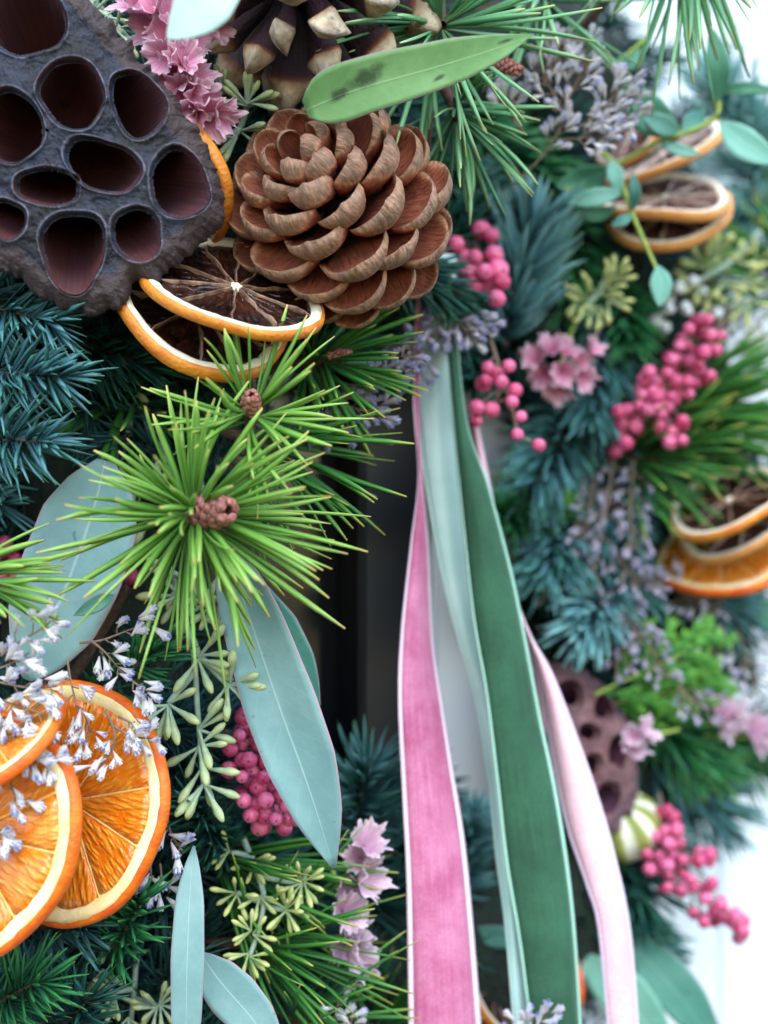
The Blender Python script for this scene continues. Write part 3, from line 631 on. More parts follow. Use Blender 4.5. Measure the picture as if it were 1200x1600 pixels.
euc_leaf('eucalyptus_leaf', 'wide pale blue-green eucalyptus leaf behind the large bright pine tuft', [(165, 720, .405), (145, 800, .402), (110, 900, .398), (75, 985, .396), (42, 1062, .398)], 'leaf_blue', 80, 82, cup=.22, wave=.04,
         prof=[(0, .15), (.1, .6), (.28, .95), (.5, 1.), (.72, .88), (.88, .55), (.96, .3), (1, .05)])
euc_leaf('eucalyptus_leaf', 'long pale blue eucalyptus leaf hanging below the bright pine tuft over pink berries', [(352, 860, .402), (388, 960, .398), (435, 1100, .394), (482, 1230, .392), (522, 1356, .394)], 'leaf_blue', 60, 56, cup=.3, tilt=.25, wave=.05,
         prof=[(0, .25), (.12, .62), (.3, .85), (.5, 1.), (.68, .95), (.84, .66), (.95, .27), (1, .02)])
euc_leaf('eucalyptus_leaf', 'darker folded eucalyptus leaf tucked behind the long hanging leaf', [(398, 920, .408), (440, 985, .407), (475, 1045, .407), (500, 1102, .408)], 'leaf_dark', 30, 26, cup=.2,
         prof=[(0, .6), (.3, 1.), (.6, .8), (.85, .35), (1, .02)])
euc_leaf('eucalyptus_leaf', 'narrow upright pale blue eucalyptus leaf right of the bright orange slices', [(303, 1322, .398), (297, 1390, .392), (293, 1480, .389), (291, 1570, .389), (290, 1680, .392)], 'leaf_blue', 27, 26, cup=.08,
         prof=[(0, .05), (.1, .4), (.3, .85), (.55, 1.), (.8, .9), (1, .5)])
euc_leaf('eucalyptus_leaf', 'pale blue eucalyptus leaf slanting out at the bottom edge beside the upright one', [(312, 1488, .405), (345, 1535, .402), (400, 1600, .40), (450, 1680, .401)], 'leaf_blue', 42, 40, cup=.1)
euc_leaf('eucalyptus_leaf', 'grey-green eucalyptus leaf low outside the blush ribbon', [(960, 1450, .535), (1020, 1510, .53), (1080, 1580, .53), (1140, 1680, .535)], 'leaf_dark', 40, 36, cup=.1)
euc_leaf('eucalyptus_leaf', 'pale mint eucalyptus leaf under the grey-green one by the blush ribbon', [(905, 1490, .53), (960, 1540, .525), (1010, 1600, .525), (1060, 1680, .53)], 'leaf_mint', 40, 40, cup=.1)
euc_leaf('eucalyptus_leaf', 'small grey eucalyptus leaf behind the mint ribbon at the bottom', [(735, 1450, .50), (765, 1462, .498), (800, 1465, .498), (830, 1460, .5)], 'leaf_dark', 18, 18)
euc_leaf('eucalyptus_leaf', 'pale mint leaf edge against the door below the orange stack', [(1090, 905, .575), (1140, 900, .572), (1190, 885, .575), (1230, 870, .58)], 'leaf_mint', 22, 22)
euc_leaf('eucalyptus_leaf', 'dark green eucalyptus leaf at the frame edge below the orange stack', [(1130, 975, .575), (1170, 965, .572), (1215, 960, .575), (1260, 955, .58)], 'leaf_small', 28, 28)
euc_leaf('eucalyptus_leaf', 'small curled dark leaf lying on the wide pale eucalyptus leaf', [(178, 930, .392), (160, 938, .389), (138, 950, .388), (115, 962, .389)], 'leaf_dark', 13, 13, cup=.3)
twig('grey stem passing under the white statice and the wide pale leaf', [(200, 915, .413), (150, 1000, .412), (95, 1080, .405), (10, 1165, .40)], .0016, .0018)

# thin eucalyptus twig with small leaves, upper right
def leafy_twig(label, stem, leaves, name='eucalyptus_twig', cat='eucalyptus twig'):
    o = P(*stem[0][0]); r = root(name, label, cat, o, 'thin leafy twigs')
    for st in stem:
        p = Pn(crom(st, 14)); V, F, t = tube(p - np.array(o), np.linspace(.0010, .0006, 14), 6); ob('stem', mesh_np('stem', V, F, {'t': t}), 'stem_green', r)
    for pts, mt, wd in leaves:
        a, b = pts[0], pts[-1]
        if len(pts) == 2: pts = [a, ((a[0] + b[0]) / 2 + R_.uniform(-4, 4), (a[1] + b[1]) / 2 + R_.uniform(-4, 4), (a[2] + b[2]) / 2 - .002), b]
        x = ob('leaf', leaf(pts, mt, wd, wd, n=14, m_=7, o=o, cup=.2), mt, r)
        md = x.modifiers.new('thickness', 'SOLIDIFY'); md.thickness = .0004; md.offset = 0
leafy_twig('thin eucalyptus twig with drooping oval leaves across the dried orange pair',
  [[(1122, 140, .485), (1120, 180, .485), (1080, 205, .487), (1030, 220, .489), (985, 245, .49), (950, 262, .49)],
   [(955, 262, .49), (972, 290, .487), (990, 340, .484), (1010, 385, .482), (1028, 425, .48)], [(958, 255, .49), (940, 235, .492)], [(930, 320, .487), (890, 315, .49), (885, 290, .49)]],
  [([(1122, 165, .485), (1122, 100, .48), (1110, 40, .482)], 'leaf_small', 19), ([(1128, 145, .485), (1165, 138, .482), (1215, 142, .482)], 'leaf_small', 11),
   ([(1125, 190, .486), (1165, 225, .48), (1225, 258, .48)], 'leaf_mint', 26), ([(1062, 205, .488), (1010, 175, .484), (975, 120, .486)], 'leaf_small', 32),
   ([(1060, 207, .488), (1035, 195, .484), (1000, 178, .484)], 'leaf_dark', 18), ([(1065, 205, .488), (1085, 190, .49), (1100, 170, .492)], 'leaf_dark', 18),
   ([(1030, 222, .489), (1065, 235, .486), (1095, 240, .486)], 'leaf_mint', 10), ([(955, 250, .49), (962, 275, .486), (968, 305, .486)], 'leaf_mint', 14),
   ([(975, 300, .487), (930, 308, .482), (885, 318, .482)], 'leaf_mint', 15), ([(988, 330, .484), (992, 300, .48), (988, 268, .48)], 'leaf_dark', 10),
   ([(988, 335, .484), (972, 345, .482), (955, 352, .482)], 'leaf_dark', 9), ([(1028, 415, .48), (1033, 445, .478), (1030, 480, .478)], 'leaf_mint', 18),
   ([(950, 262, .49), (910, 285, .494), (868, 290, .495)], 'leaf_small', 26), ([(885, 315, .49), (886, 355, .492), (880, 400, .494)], 'leaf_small', 13),
   ([(890, 320, .49), (930, 335, .494), (965, 322, .494)], 'leaf_small', 13)])
leafy_twig('short leafy eucalyptus shoot above the lilac statice spray', [[(1010, 60, .50), (975, 90, .502), (940, 110, .505)]],
  [([(1000, 75, .50), (985, 100, .498), (960, 108, .5)], 'leaf_small', 10), ([(960, 100, .502), (935, 90, .5), (915, 60, .5)], 'leaf_small', 12), ([(1010, 90, .50), (975, 100, .498), (935, 98, .498)], 'leaf_small', 9), ([(965, 125, .5), (985, 150, .5), (1015, 160, .502)], 'leaf_dark', 20)])

# ------------------------------------------------------------------ lotus pods
def wrap_interp(ang, pts, c):
    p = np.asarray(pts, float) - np.asarray(c); a = np.arctan2(-p[:, 1], p[:, 0]); r = np.hypot(p[:, 0], p[:, 1]); i = np.argsort(a); a, r = a[i], r[i]
    a = np.concatenate([a - 2 * np.pi, a, a + 2 * np.pi]); r = np.tile(r, 3)
    g = np.linspace(-np.pi, np.pi, 181); v = np.interp(g, a, r); k = np.array([1, 2, 3, 2, 1.]) / 9; v = np.convolve(np.concatenate([v[-5:-1], v, v[1:5]]), k, 'same')[4:-4]
    return np.interp((np.asarray(ang) + np.pi) % (2 * np.pi) - np.pi, g, v)
def lotus(label, c, d, outline, holes, tag_, normal, na=560, nr=120, deep=2.8):
    s = u(d); B = frame(C(*normal), ref=(0, 0, 1)); r = root('lotus_pod', label, 'lotus pod', P(c[0], c[1], d), 'dried lotus pods', B)
    ang = np.linspace(0, 2 * np.pi, na, endpoint=False); ro = wrap_interp(ang, outline, c)
    Rm = ro.mean(); q = np.linspace(.004, 1, nr) ** .82
    ruf = np.array([mnoise.fractal(Vector((math.cos(a) * 7, math.sin(a) * 7, 3.1)), .6, 2.1, 5) for a in ang])
    X = np.outer(ro * np.cos(ang), q); Y = np.outer(ro * np.sin(ang), q)
    edge = np.tile(q, (na, 1)); wedge = np.clip((q - .86) / .14, 0, 1) ** 2
    X = X * (1 + np.outer(ruf, wedge) * .045); Y = Y * (1 + np.outer(ruf, wedge) * .045)
    Z = -.05 * Rm * edge ** 2 - .045 * Rm * np.clip((edge - .88) / .12, 0, 1) ** 2 + np.outer(ruf, wedge) * Rm * .045
    lowf = np.array([mnoise.noise(Vector((x * .022, y * .022, 1.7))) for x, y in zip(X.ravel(), Y.ravel())]).reshape(X.shape)
    fine = np.array([mnoise.fractal(Vector((x * .06, y * .06, 4.2)), .7, 2., 3) for x, y in zip(X.ravel(), Y.ravel())]).reshape(X.shape)
    Z += lowf * Rm * .03 + fine * Rm * .012; lip = np.zeros_like(X); smin = np.full(X.shape, 9.)
    hs = []; wob_ = lambda a_, h_: .045 * np.sin(2 * a_ + h_) + .035 * np.sin(3 * a_ + h_ * 1.7) + .012 * np.sin(6 * a_ + h_ * 2.3)
    for (hx, hy, rx, ry, rot, egg) in holes:
        rx *= 1.05; ry *= 1.05
        hx -= c[0]; hy = -(hy - c[1]); rt = math.radians(rot)
        def sh(x, y):
            x1 = (x - hx) * math.cos(rt) + (y - hy) * math.sin(rt); y1 = -(x - hx) * math.sin(rt) + (y - hy) * math.cos(rt)
            k = 1 + egg * np.clip(y1 / ry, -1.3, 1.3)
            an_ = np.arctan2(y1 / ry, x1 / rx); return (np.abs(x1 / (rx * k)) ** 2.25 + np.abs(y1 / ry) ** 2.25) ** (1 / 2.25) / (1 + wob_(an_, hx))
        S = sh(X, Y); rm = (rx + ry) / 2; dist = (S - 1) * rm
        L = np.exp(-((dist - 1.2) / 1.3) ** 2); lip = np.maximum(lip, L)
        Z += L * Rm * .016 + np.exp(-np.maximum(dist, 0) / 14) * Rm * .018
        Z -= np.clip(-dist / 3., 0, 1.2) * 10; smin = np.minimum(smin, np.where(dist < -5, .5, 9.))
        hs.append((hx, hy, rx, ry, rt, egg, rm))
    skq = [(1.02, -.03), (1.0, -.09), (.93, -.2), (.8, -.42), (.6, -.7), (.35, -.95), (.12, -1.15)]
    X2 = np.stack([X[:, -1] * a + 0 for a, _ in skq], 1); Y2 = np.stack([Y[:, -1] * a for a, _ in skq], 1)
    Z2 = np.stack([Z[:, -1] + b * Rm for _, b in skq], 1)
    XX, YY, ZZ = np.concatenate([X, X2], 1), np.concatenate([Y, Y2], 1), np.concatenate([Z, Z2], 1)
    n2 = nr + len(skq); F = gridF(na, n2, True); bad = np.concatenate([smin < 1, np.zeros(X2.shape, bool)], 1).ravel()
    F = F[~bad[F].all(1)]
    V = np.stack([XX, YY, ZZ], -1).reshape(-1, 3) * s
    ed = np.concatenate([edge, np.full(X2.shape, 1.1)], 1).ravel(); lp = np.concatenate([lip, np.zeros(X2.shape)], 1).ravel()
    ob('receptacle', mesh_np('receptacle', V, F, {'edge': ed, 'lip': lp}), 'lotus_' + tag_, r)
    for hx, hy, rx, ry, rt, egg, rm in hs:
        n = 40; a = np.linspace(0, 2 * np.pi, n, endpoint=False)
        ca, sa = np.cos(a), np.sin(a); e = 2 / 2.25
        y1 = np.sign(sa) * np.abs(sa) ** e; x1 = np.sign(ca) * np.abs(ca) ** e; wb = 1 + wob_(np.arctan2(y1, x1), hx); x1 = x1 * (1 + egg * y1) * wb; y1 = y1 * wb
        z0 = -.05 * Rm * ((hx ** 2 + hy ** 2) / Rm ** 2)
        prof = [(.985, .2), (.965, -2.5), (.95, -7), (.94, -.25 * deep * rm - 6), (.86, -.55 * deep * rm - 6), (.7, -.85 * deep * rm - 6), (.42, -1.02 * deep * rm - 6), (.05, -1.08 * deep * rm - 6)]
        VV = []; tt = []
        for i, (k, z) in enumerate(prof):
            sx, sy = hx * (1 + z / Rm * .75), hy * (1 + z / Rm * .75)
            px_ = x1 * rx * k; py_ = y1 * ry * k
            VV.append(np.stack([sx + px_ * math.cos(rt) - py_ * math.sin(rt), sy + px_ * math.sin(rt) + py_ * math.cos(rt), np.full(n, z + z0 + Rm * .016)], -1)); tt.append(np.full(n, i / 7))
        VV = np.stack(VV, 1).reshape(-1, 3) * s
        me = mesh_np('seed_chamber', VV, gridF(n, len(prof), True)[:, ::-1], {'t': np.stack(tt, 1).ravel(), 'ls': np.repeat(np.abs(np.linspace(-1, 1, n)), len(prof))})
        ob('seed_chamber', me, 'chamber_' + tag_, r)
    V, F, t = tube(np.array([(0, 0, -1.05 * Rm * s), (0, 0, -1.6 * Rm * s)]), .1 * Rm * s, 8); ob('stem', mesh_np('stem', V, F, {'t': t}), 'stem_brown', r)
lotus('big dark lotus pod with deep seed holes in the upper corner', (75, 205), .372,
      [(346, 300), (347, 322), (341, 345), (325, 362), (302, 376), (262, 412), (205, 432), (182, 462), (132, 486), (75, 468), (30, 432), (-10, 405), (-90, 380), (-160, 300), (-190, 200), (-170, 70), (-90, -30), (20, -60), (100, -35), (150, 20), (215, 92), (258, 135), (295, 190), (333, 262)],
      [(40, 30, 58, 60, 20, 0), (113, 148, 48, 54, 40, .08), (213, 159, 40, 52, 32, -.12), (18, 199, 50, 53, 30, 0), (160, 257, 60, 38, -14, .05), (277, 281, 42, 56, 20, -.08), (74, 291, 51, 28, -6, 0), (8, 341, 32, 30, -20, 0),
       (112, 392, 49, 60, 4, .2), (211, 362, 39, 40, 0, 0), (-95, 110, 52, 55, 0, 0), (-85, 260, 48, 50, 0, 0), (-60, -10 + 40, 34, 40, 0, 0)], 'dark', (.06, -.05, 1))
lotus('small pinkish-brown lotus pod half behind the blush ribbon', (915, 1165), .522,
      [(1008, 1200), (1003, 1260), (965, 1300), (930, 1305), (880, 1270), (840, 1220), (815, 1150), (820, 1080), (845, 1042), (880, 1036), (930, 1058), (975, 1110)],
      [(893, 1085, 20, 24, 20, 0), (947, 1110, 15, 21, 25, 0), (922, 1146, 18, 16, -30, 0), (970, 1176, 17, 27, -10, 0), (926, 1198, 18, 21, 0, 0), (952, 1247, 21, 25, 0, 0), (865, 1150, 18, 18, 0, 0), (885, 1225, 16, 18, 0, 0)], 'brown', (.28, .05, .95), 240, 55)

# ------------------------------------------------------------------ pine cones
def scale_mesh(name, kind):
    nu, nv = 9, 11; us = np.linspace(-1, 1, nu); vs = np.linspace(0, 1, nv)
    if kind == 'round':
        nu, nv = 11, 15; us = np.linspace(-1, 1, nu); vs = np.concatenate([np.linspace(0, .6, 6), .6 + .4 * np.sin(np.linspace(0, np.pi / 2, 10)[1:])])
        tipq = np.clip((vs - .58) / .42, 0, 1); wv = np.where(vs < .58, np.interp(vs, [0, .2, .58], [.36, .5, 1.]), np.sqrt(np.maximum(1 - tipq ** 2.3, .02)))
        th = np.interp(vs, [0, .5, .85, 1], [.11, .12, .19, .18]); zc = .05 * vs - .05; cup = 0 * vs
    else:
        nv = 19; vs = np.linspace(0, 1, nv)
        wv = np.interp(vs, [0, .3, .62, .76, .9, 1], [.42, .5, .70, .82, .62, .36]); th = np.interp(vs, [0, .5, .70, .765, .80, .9, 1], [.14, .16, .20, .34, .42, .34, .16])
        zc = .22 * vs ** 2; cup = -.10 * vs; tipq = 0 * vs
    top = np.zeros((nv, nu, 3)); bot = np.zeros((nv, nu, 3))
    W = .46 if kind == 'round' else .36
    for i in range(nv):
        y = vs[i] - (.10 * (np.abs(us) ** 2.4) * (vs[i] ** 3) if kind != 'round' else 0)
        rim_q = np.sqrt(np.clip(us ** 2 * wv[i] ** 2 + tipq[i] ** 2, 0, 1)) if kind == 'round' else 0 * us
        lift = (.05 * rim_q ** 2 + .16 * rim_q ** 6) * min(1, vs[i] * 2.2)
        for arr, sg in ((top, 1), (bot, -1)):
            edge = (1 - np.abs(us) ** 3.0 * .35) if kind == 'round' else (1 - np.abs(us) ** np.interp(vs[i], [.6, .76], [3., 1.15]) * .85)
            arr[i, :, 0] = us * wv[i] * W; arr[i, :, 1] = y
            arr[i, :, 2] = zc[i] + cup[i] * us ** 2 * .5 + sg * th[i] * .5 * edge + lift
    if kind != 'round': bot[:, :, 2] -= np.interp(vs, [.6, .85, 1], [0, .10, 0])[:, None] * (1 - np.abs(us))
    V = np.concatenate([top.reshape(-1, 3), bot.reshape(-1, 3)]); n = nu * nv
    F = [*gridF(nv, nu)[:, ::-1].tolist(), *(gridF(nv, nu) + n).tolist()]
    ring_ = [i * nu for i in range(nv)] + [(nv - 1) * nu + j for j in range(1, nu)] + [i * nu + nu - 1 for i in range(nv - 2, -1, -1)] + [j for j in range(nu - 2, 0, -1)]
    for a, b in zip(ring_, ring_[1:] + ring_[:1]): F.append((a, b, b + n, a + n))
    t = np.repeat(vs, nu); tu = bt = t
    if kind == 'round':
        q_ = np.sqrt(np.clip(np.tile(us, nv) ** 2 * np.repeat(wv, nu) ** 2 * np.clip(t * 2 - .3, 0, 1) + np.repeat(tipq, nu) ** 2, 0, 1))
        tu = np.clip(np.minimum(t, .8) + .2 * np.clip((q_ - .8) / .2, 0, 1), 0, 1); tu = np.where(q_ > .8, np.maximum(tu, .8 + (q_ - .8)), tu)
        bt = np.clip(np.minimum(t, .84) + .16 * np.clip((q_ - .62) / .2, 0, 1), 0, 1)
    return mesh_np(name, V, np.array(F), {'t': np.concatenate([tu, bt]), 'ls': np.tile(us, nv * 2)})
def cone(label, c, R, axis, n, kind, mat, Lf=(.5, .82), phi=(18, 112), zr=(.55, -.75), core=.3, wf=1.0):
    s = u(c[2]); R = R * s; r = root('pine_cone', label, 'pine cone', P(*c), 'pine cones', frame(C(*axis)))
    me = scale_mesh('scale', kind)
    V, F, t = lathe([(.001, zr[0] * R), (core * .45 * R, zr[0] * R * .8), (core * R, 0), (core * 1.1 * R, zr[1] * R * .7), (core * .6 * R, zr[1] * R * 1.05), (.001, zr[1] * R * 1.1)], 16)
    ob('core', mesh_np('core', V, F, {'t': t}), 'core_dark', r)
    for i in range(n):
        p = (i + .5) / n; a = i * 2.39996; ph = math.radians(phi[0] + (phi[1] - phi[0]) * p ** .62 + R_.gauss(0, 2.5))
        rad = Vector((math.cos(a), math.sin(a), 0)); z = (zr[0] + (zr[1] - zr[0]) * p ** 1.1) * R
        rc = core * R * min(1, .35 + 1.2 * p)
        Y = rad * math.sin(ph) + Vector((0, 0, 1)) * math.cos(ph); X = Vector((0, 0, 1)).cross(rad).normalized(); Z = X.cross(Y)
        X = -X; Z = -Z
        L = (Lf[0] + (Lf[1] - Lf[0]) * min(1, p * 2.2) ** .8) * R * (1 if p < .75 else 1 - .5 * (p - .75) * 2) * R_.uniform(.95, 1.05)
        tw = Matrix.Rotation(R_.gauss(0, .09), 3, 'Y')
        Mx = (basis(X, Y, Z) @ tw).to_4x4() @ Matrix.Diagonal((L * wf * (.72 + .42 * min(1, p * 2.5)), L, L, 1))
        ob('scale', me, mat, r, Matrix.Translation(rad * rc + Vector((0, 0, z))) @ Mx)
cone('open brown pine cone with rounded tan-edged scales below the stained leaf', (525, 324, .400), 155, (-.40, .46, .80), 62, 'round', 'scale_brown', wf=.80, phi=(10, 122), zr=(.5, -.62), Lf=(.5, .84))
cone('dark pine cone with cream-tipped scales at the top edge', (472, -42, .402), 190, (-.15, -.45, .8), 40, 'diamond', 'scale_dark', Lf=(.7, 1.0), phi=(14, 108), wf=.60, core=.2)
# small immature cone on a twig
rr = root('small_cone', 'small reddish immature cone on a twig below the stained leaf', 'cone', P(765, 95, .42))
pine_bud(rr, P(770, 96, .42), C(.8, -.35, .2), 14 * u(.42), 48 * u(.42))

# ------------------------------------------------------------------ orange slices
def orange(label, c, a_px, ratio, rot, kind, seed=1, thick=15, up=1, warp=.06, nseg=10, spin=0., group='orange slices'):
    rr_ = random.Random(seed); s = u(c[2]); R = a_px * s; be = math.acos(ratio); r0 = math.radians(rot)
    m_ = C(math.cos(r0), math.sin(r0), 0); q = (-math.sin(r0), math.cos(r0)); sg = up
    n = C(q[0] * math.sin(be) * sg, q[1] * math.sin(be) * sg, math.cos(be)); B = basis(m_, n.cross(m_), n)
    r = root('orange_slice', label, 'orange slice', P(*c), group, B)
    f1, f2, f3 = (rr_.uniform(0, 6.28) for _ in range(3)); h = thick * s / 2
    def pt(rho, th, z):
        rho = np.asarray(rho, float); th = np.asarray(th, float)
        k = 1 + .025 * np.sin(2 * th + f1) + .018 * np.sin(3 * th + f2) + .008 * np.sin(7 * th + f3)
        zz = z + warp * R * (np.cos(2 * th + f3) * rho ** 2 + .35 * np.sin(3 * th + f1) * rho ** 3)
        return np.stack([R * rho * k * np.cos(th), R * rho * k * np.sin(th), zz], -1)
    na = 72; th = np.linspace(0, 2 * np.pi, na, endpoint=False)
    def ringpart(name, prof, mat, closed=False, jit=0.):
        if closed: prof = prof + [prof[0]]
        g = np.stack([pt(np.full(na, a) + jit * rng.normal(size=na) * .004, th, b * h + jit * rng.normal(size=na) * h * .05) for a, b in prof], 1)
        if closed: g[:, -1] = g[:, 0]
        return ob(name, mesh_np(name, g.reshape(-1, 3), gridF(na, len(prof), True)[:, ::-1]), mat, r)
    pq = .035 if kind == 'fresh' else .05
    ringpart('rind', [(.957, .93), (.985, .9), (1.008, .6), (1.014, 0), (1.008, -.6), (.985, -.9), (.957, -.93)], 'rind_' + kind)
    ringpart('pith', [(.80 + pq, .55), (.835 + pq, .92), (.87 + pq * .8, 1.05), (.92 + pq * .4, 1.03), (.962, .97), (.966, 0), (.962, -.97), (.87 + pq * .8, -1.05), (.835 + pq, -.92), (.80 + pq, -.55)], 'pith_' + kind, True, 1.)
    fresh = kind == 'fresh'; g_ = .012 if fresh else .02
    cuts = np.cumsum([rr_.uniform(.8, 1.25) for _ in range(nseg)]); cuts = np.concatenate([[0], cuts / cuts[-1]]) * 2 * np.pi + spin
    mbm = MB()
    for i in range(nseg):
        a0, a1 = cuts[i], cuts[i + 1]; mid, half = (a0 + a1) / 2, (a1 - a0) / 2
        nu_, nv_ = 11, 9; rho = np.linspace(.07, .825 + pq, nu_); vv = np.linspace(-1, 1, nv_)
        RH = rho[:, None] * (1 - .05 * np.abs(vv)[None] ** 5 * (rho[:, None] > .6)) + 0 * vv[None]
        HA = np.maximum(half - g_ / rho, .02)[:, None]; TH_ = mid + HA * vv[None]
        nz = np.array([mnoise.noise(Vector((a * 9 + seed, b * 9, i * 3.))) for a, b in zip((RH * np.cos(TH_)).ravel(), (RH * np.sin(TH_)).ravel())]).reshape(RH.shape)
        rim_ = 1 - np.clip((np.abs(vv)[None] - .6) / .4, 0, 1) ** 2
        if fresh: zt = h * (.72 + .2 * rim_ * np.ones_like(RH) + .22 * nz)
        else: zt = h * (.25 - .25 * rim_ + .55 * nz + .35 * np.clip((RH - .7 - pq) / .12, 0, 1))
        T_ = pt(RH, TH_, zt); Bm = pt(RH, TH_, -zt if fresh else -h * .5 + 0 * zt)
        V = np.concatenate([T_.reshape(-1, 3), Bm.reshape(-1, 3)]); nn = nu_ * nv_
        F = [gridF(nu_, nv_), gridF(nu_, nv_)[:, ::-1] + nn]
        rg = [k * nv_ for k in range(nu_)] + [(nu_ - 1) * nv_ + k for k in range(1, nv_)] + [k * nv_ + nv_ - 1 for k in range(nu_ - 2, -1, -1)] + [k for k in range(nv_ - 2, 0, -1)]
        F.append(np.array([(b, a, a + nn, b + nn) for a, b in zip(rg, rg[1:] + rg[:1])]))
        ob('segment', mesh_np('segment', V, np.concatenate(F), {'t': np.tile(RH.ravel(), 2), 'ls': np.tile((TH_ - mid).ravel(), 2)}), 'flesh_' + kind, r)
        # the wall between this segment and the next
        k = 9; rho = np.linspace(.03, .84 + pq, k); wob = np.array([mnoise.noise(Vector((x * 5, i * 2., seed))) * .13 for x in rho])
        ww = g_ * (1.15 if fresh else .55); top = h * (.80 if fresh else .72); pr = []
        for sx, zz in ((-1, -h * .6), (-1, top * .8), (-.35, top), (.35, top), (1, top * .8), (1, -h * .6)):
            pr.append(pt(rho, a0 + wob * (0 if fresh else 1) + sx * ww / np.maximum(rho, .05) * .9, zz + (0 if fresh else h * .3 * wob * 10)))
        gV = np.stack(pr, 0); mbm.add(gV.reshape(-1, 3), gridF(6, k))
    cr = np.linspace(0, 1, 5); gg = np.stack([pt(np.full(24, (.04 if fresh else .06) * x + .001) * (1 + .2 * np.sin(5 * np.linspace(0, 6.28, 24, endpoint=False))), np.linspace(0, 2 * np.pi, 24, endpoint=False), h * (.98 - .25 * x ** 2)) for x in cr] + [pt(np.full(24, .04 if fresh else .06), np.linspace(0, 2 * np.pi, 24, endpoint=False), -h * .8)], 1)
    mo = ob('membrane', mbm.mesh('membrane'), 'membrane_' + kind, r)
    ob('core', mesh_np('core', gg.reshape(-1, 3), gridF(24, 6, True)[:, ::-1]), 'pith_' + kind, mo)
    return r
orange('upper dried orange slice with dark flesh between lotus pod and front cone', (368, 452, .388), 142, .56, -20, 'dried', 3, 20, warp=.05)
orange('lower dried orange slice tucked beneath the first, under the lotus pod', (312, 482, .398), 150, .60, -33, 'dried', 5, 24, warp=.05)
orange('dried orange slice edge peeping out between lotus pod and cone', (285, 270, .402), 118, .45, -60, 'dried', 8, 22, up=-1)
orange('front bright orange slice cut by the frame edge near the white statice', (-46, 1302, .374), 196, .90, 65, 'fresh', 11, 26, warp=.015, spin=.4, up=1)
orange('second bright orange slice showing its segments behind the front slice', (112, 1252, .392), 184, .87, 72, 'fresh', 14, 22, warp=.015, spin=.15, up=1)
orange('curled bright orange slice on top, partly under the white statice', (-12, 1158, .372), 128, .36, 24, 'fresh', 17, 20, up=1, warp=.05)
orange('upper slice of the dried orange pair behind the eucalyptus twig', (1038, 312, .52), 98, .50, 4, 'pale', 21, 18, up=1)
orange('lower slice of the dried orange pair behind the eucalyptus twig', (1044, 338, .528), 101, .56, 12, 'pale', 22, 16, up=1)
orange('tilted dried orange slice above the dried orange pair', (1035, 245, .532), 105, .28, 28, 'pale', 23, 15, up=1)
orange('small dark dried slice tucked behind the lilac statice spray', (985, 215, .54), 62, .5, 50, 'pale', 24, 12, up=1)
orange('top dark dried slice of the stack at the frame edge', (1140, 784, .532), 98, .38, 24, 'dried', 31, 15, up=1)
orange('middle cream-rimmed dried slice of the stack at the frame edge', (1158, 812, .541), 104, .36, 27, 'pale', 32, 14, up=1)
orange('bottom glowing orange slice of the stack at the frame edge', (1128, 864, .553), 108, .50, 22, 'fresh', 33, 16, up=1)
orange('dark dried slice seen edge-on behind the mint ribbon', (770, 1550, .505), 80, .25, -60, 'dried', 41, 14, up=1)
orange('orange slice edge showing between green and blush ribbon', (880, 1535, .525), 52, .4, 80, 'fresh', 42, 14, up=1)

# ------------------------------------------------------------------ ribbons
def ribbon(name, label, Le, Re, mat, dl, dr, n=70, cup=.004, sel=.06, rip=.0012):
    L = crom([(x, y, dl[0] + (dl[1] - dl[0]) * i / (len(Le) - 1)) for i, (x, y) in enumerate(Le)], n)
    Rr = crom([(x, y, dr[0] + (dr[1] - dr[0]) * i / (len(Re) - 1)) for i, (x, y) in enumerate(Re)], n)
    pL, pR = Pn(L), Pn(Rr); o = pL[0]; r = root(name, label, 'ribbon', Vector(o), 'ribbons hanging in the wreath')
    tt = np.linspace(0, 1, n); f = R_.uniform(0, 6)
    def strip(nm, s0, s1, m_, mt, lift=0., par=None):
        ss = np.linspace(s0, s1, m_); g = pL[:, None] + (pR - pL)[:, None] * ss[None, :, None]
        dy = cup * 4 * ss * (1 - ss) + rip * np.sin(tt[:, None] * 9 + ss[None] * 3 + f) - lift
        g[..., 1] -= dy if dy.ndim == 2 else dy[None]
        x = ob(nm, mesh_np(nm, (g - o).reshape(-1, 3), gridF(n, m_), {'ls': np.tile(ss, n), 't': np.repeat(tt, m_)}), mt, par or r)
        md = x.modifiers.new('thickness', 'SOLIDIFY'); md.thickness = .0006 if 'band' in nm else .0009; md.offset = 0; return x
    bd = strip('band', sel, 1 - sel, 11, mat); strip('selvage', 0, sel, 3, mat + '_selvage', par=bd); strip('selvage', 1 - sel, 1, 3, mat + '_selvage', par=bd)
ribbon('velvet_ribbon', 'rose pink velvet ribbon with pale edges hanging over the dark glass', [(655, 400), (646, 600), (655, 740), (642, 850), (627, 980), (622, 1090), (629, 1250), (636, 1400), (640, 1700)],
       [(668, 400), (655, 600), (658, 745), (667, 850), (675, 1000), (690, 1100), (706, 1200), (724, 1310), (738, 1450), (758, 1700)], 'velvet_pink', (.462, .432), (.474, .442), sel=.07)
ribbon('velvet_ribbon', 'dark green velvet ribbon with mint edges in the middle', [(690, 420), (708, 640), (722, 800), (738, 960), (758, 1080), (775, 1220), (790, 1350), (812, 1480), (840, 1700)],
       [(704, 420), (726, 650), (762, 760), (800, 900), (823, 1010), (846, 1130), (867, 1230), (886, 1350), (899, 1480), (912, 1700)], 'velvet_green', (.458, .445), (.464, .452), sel=.05)
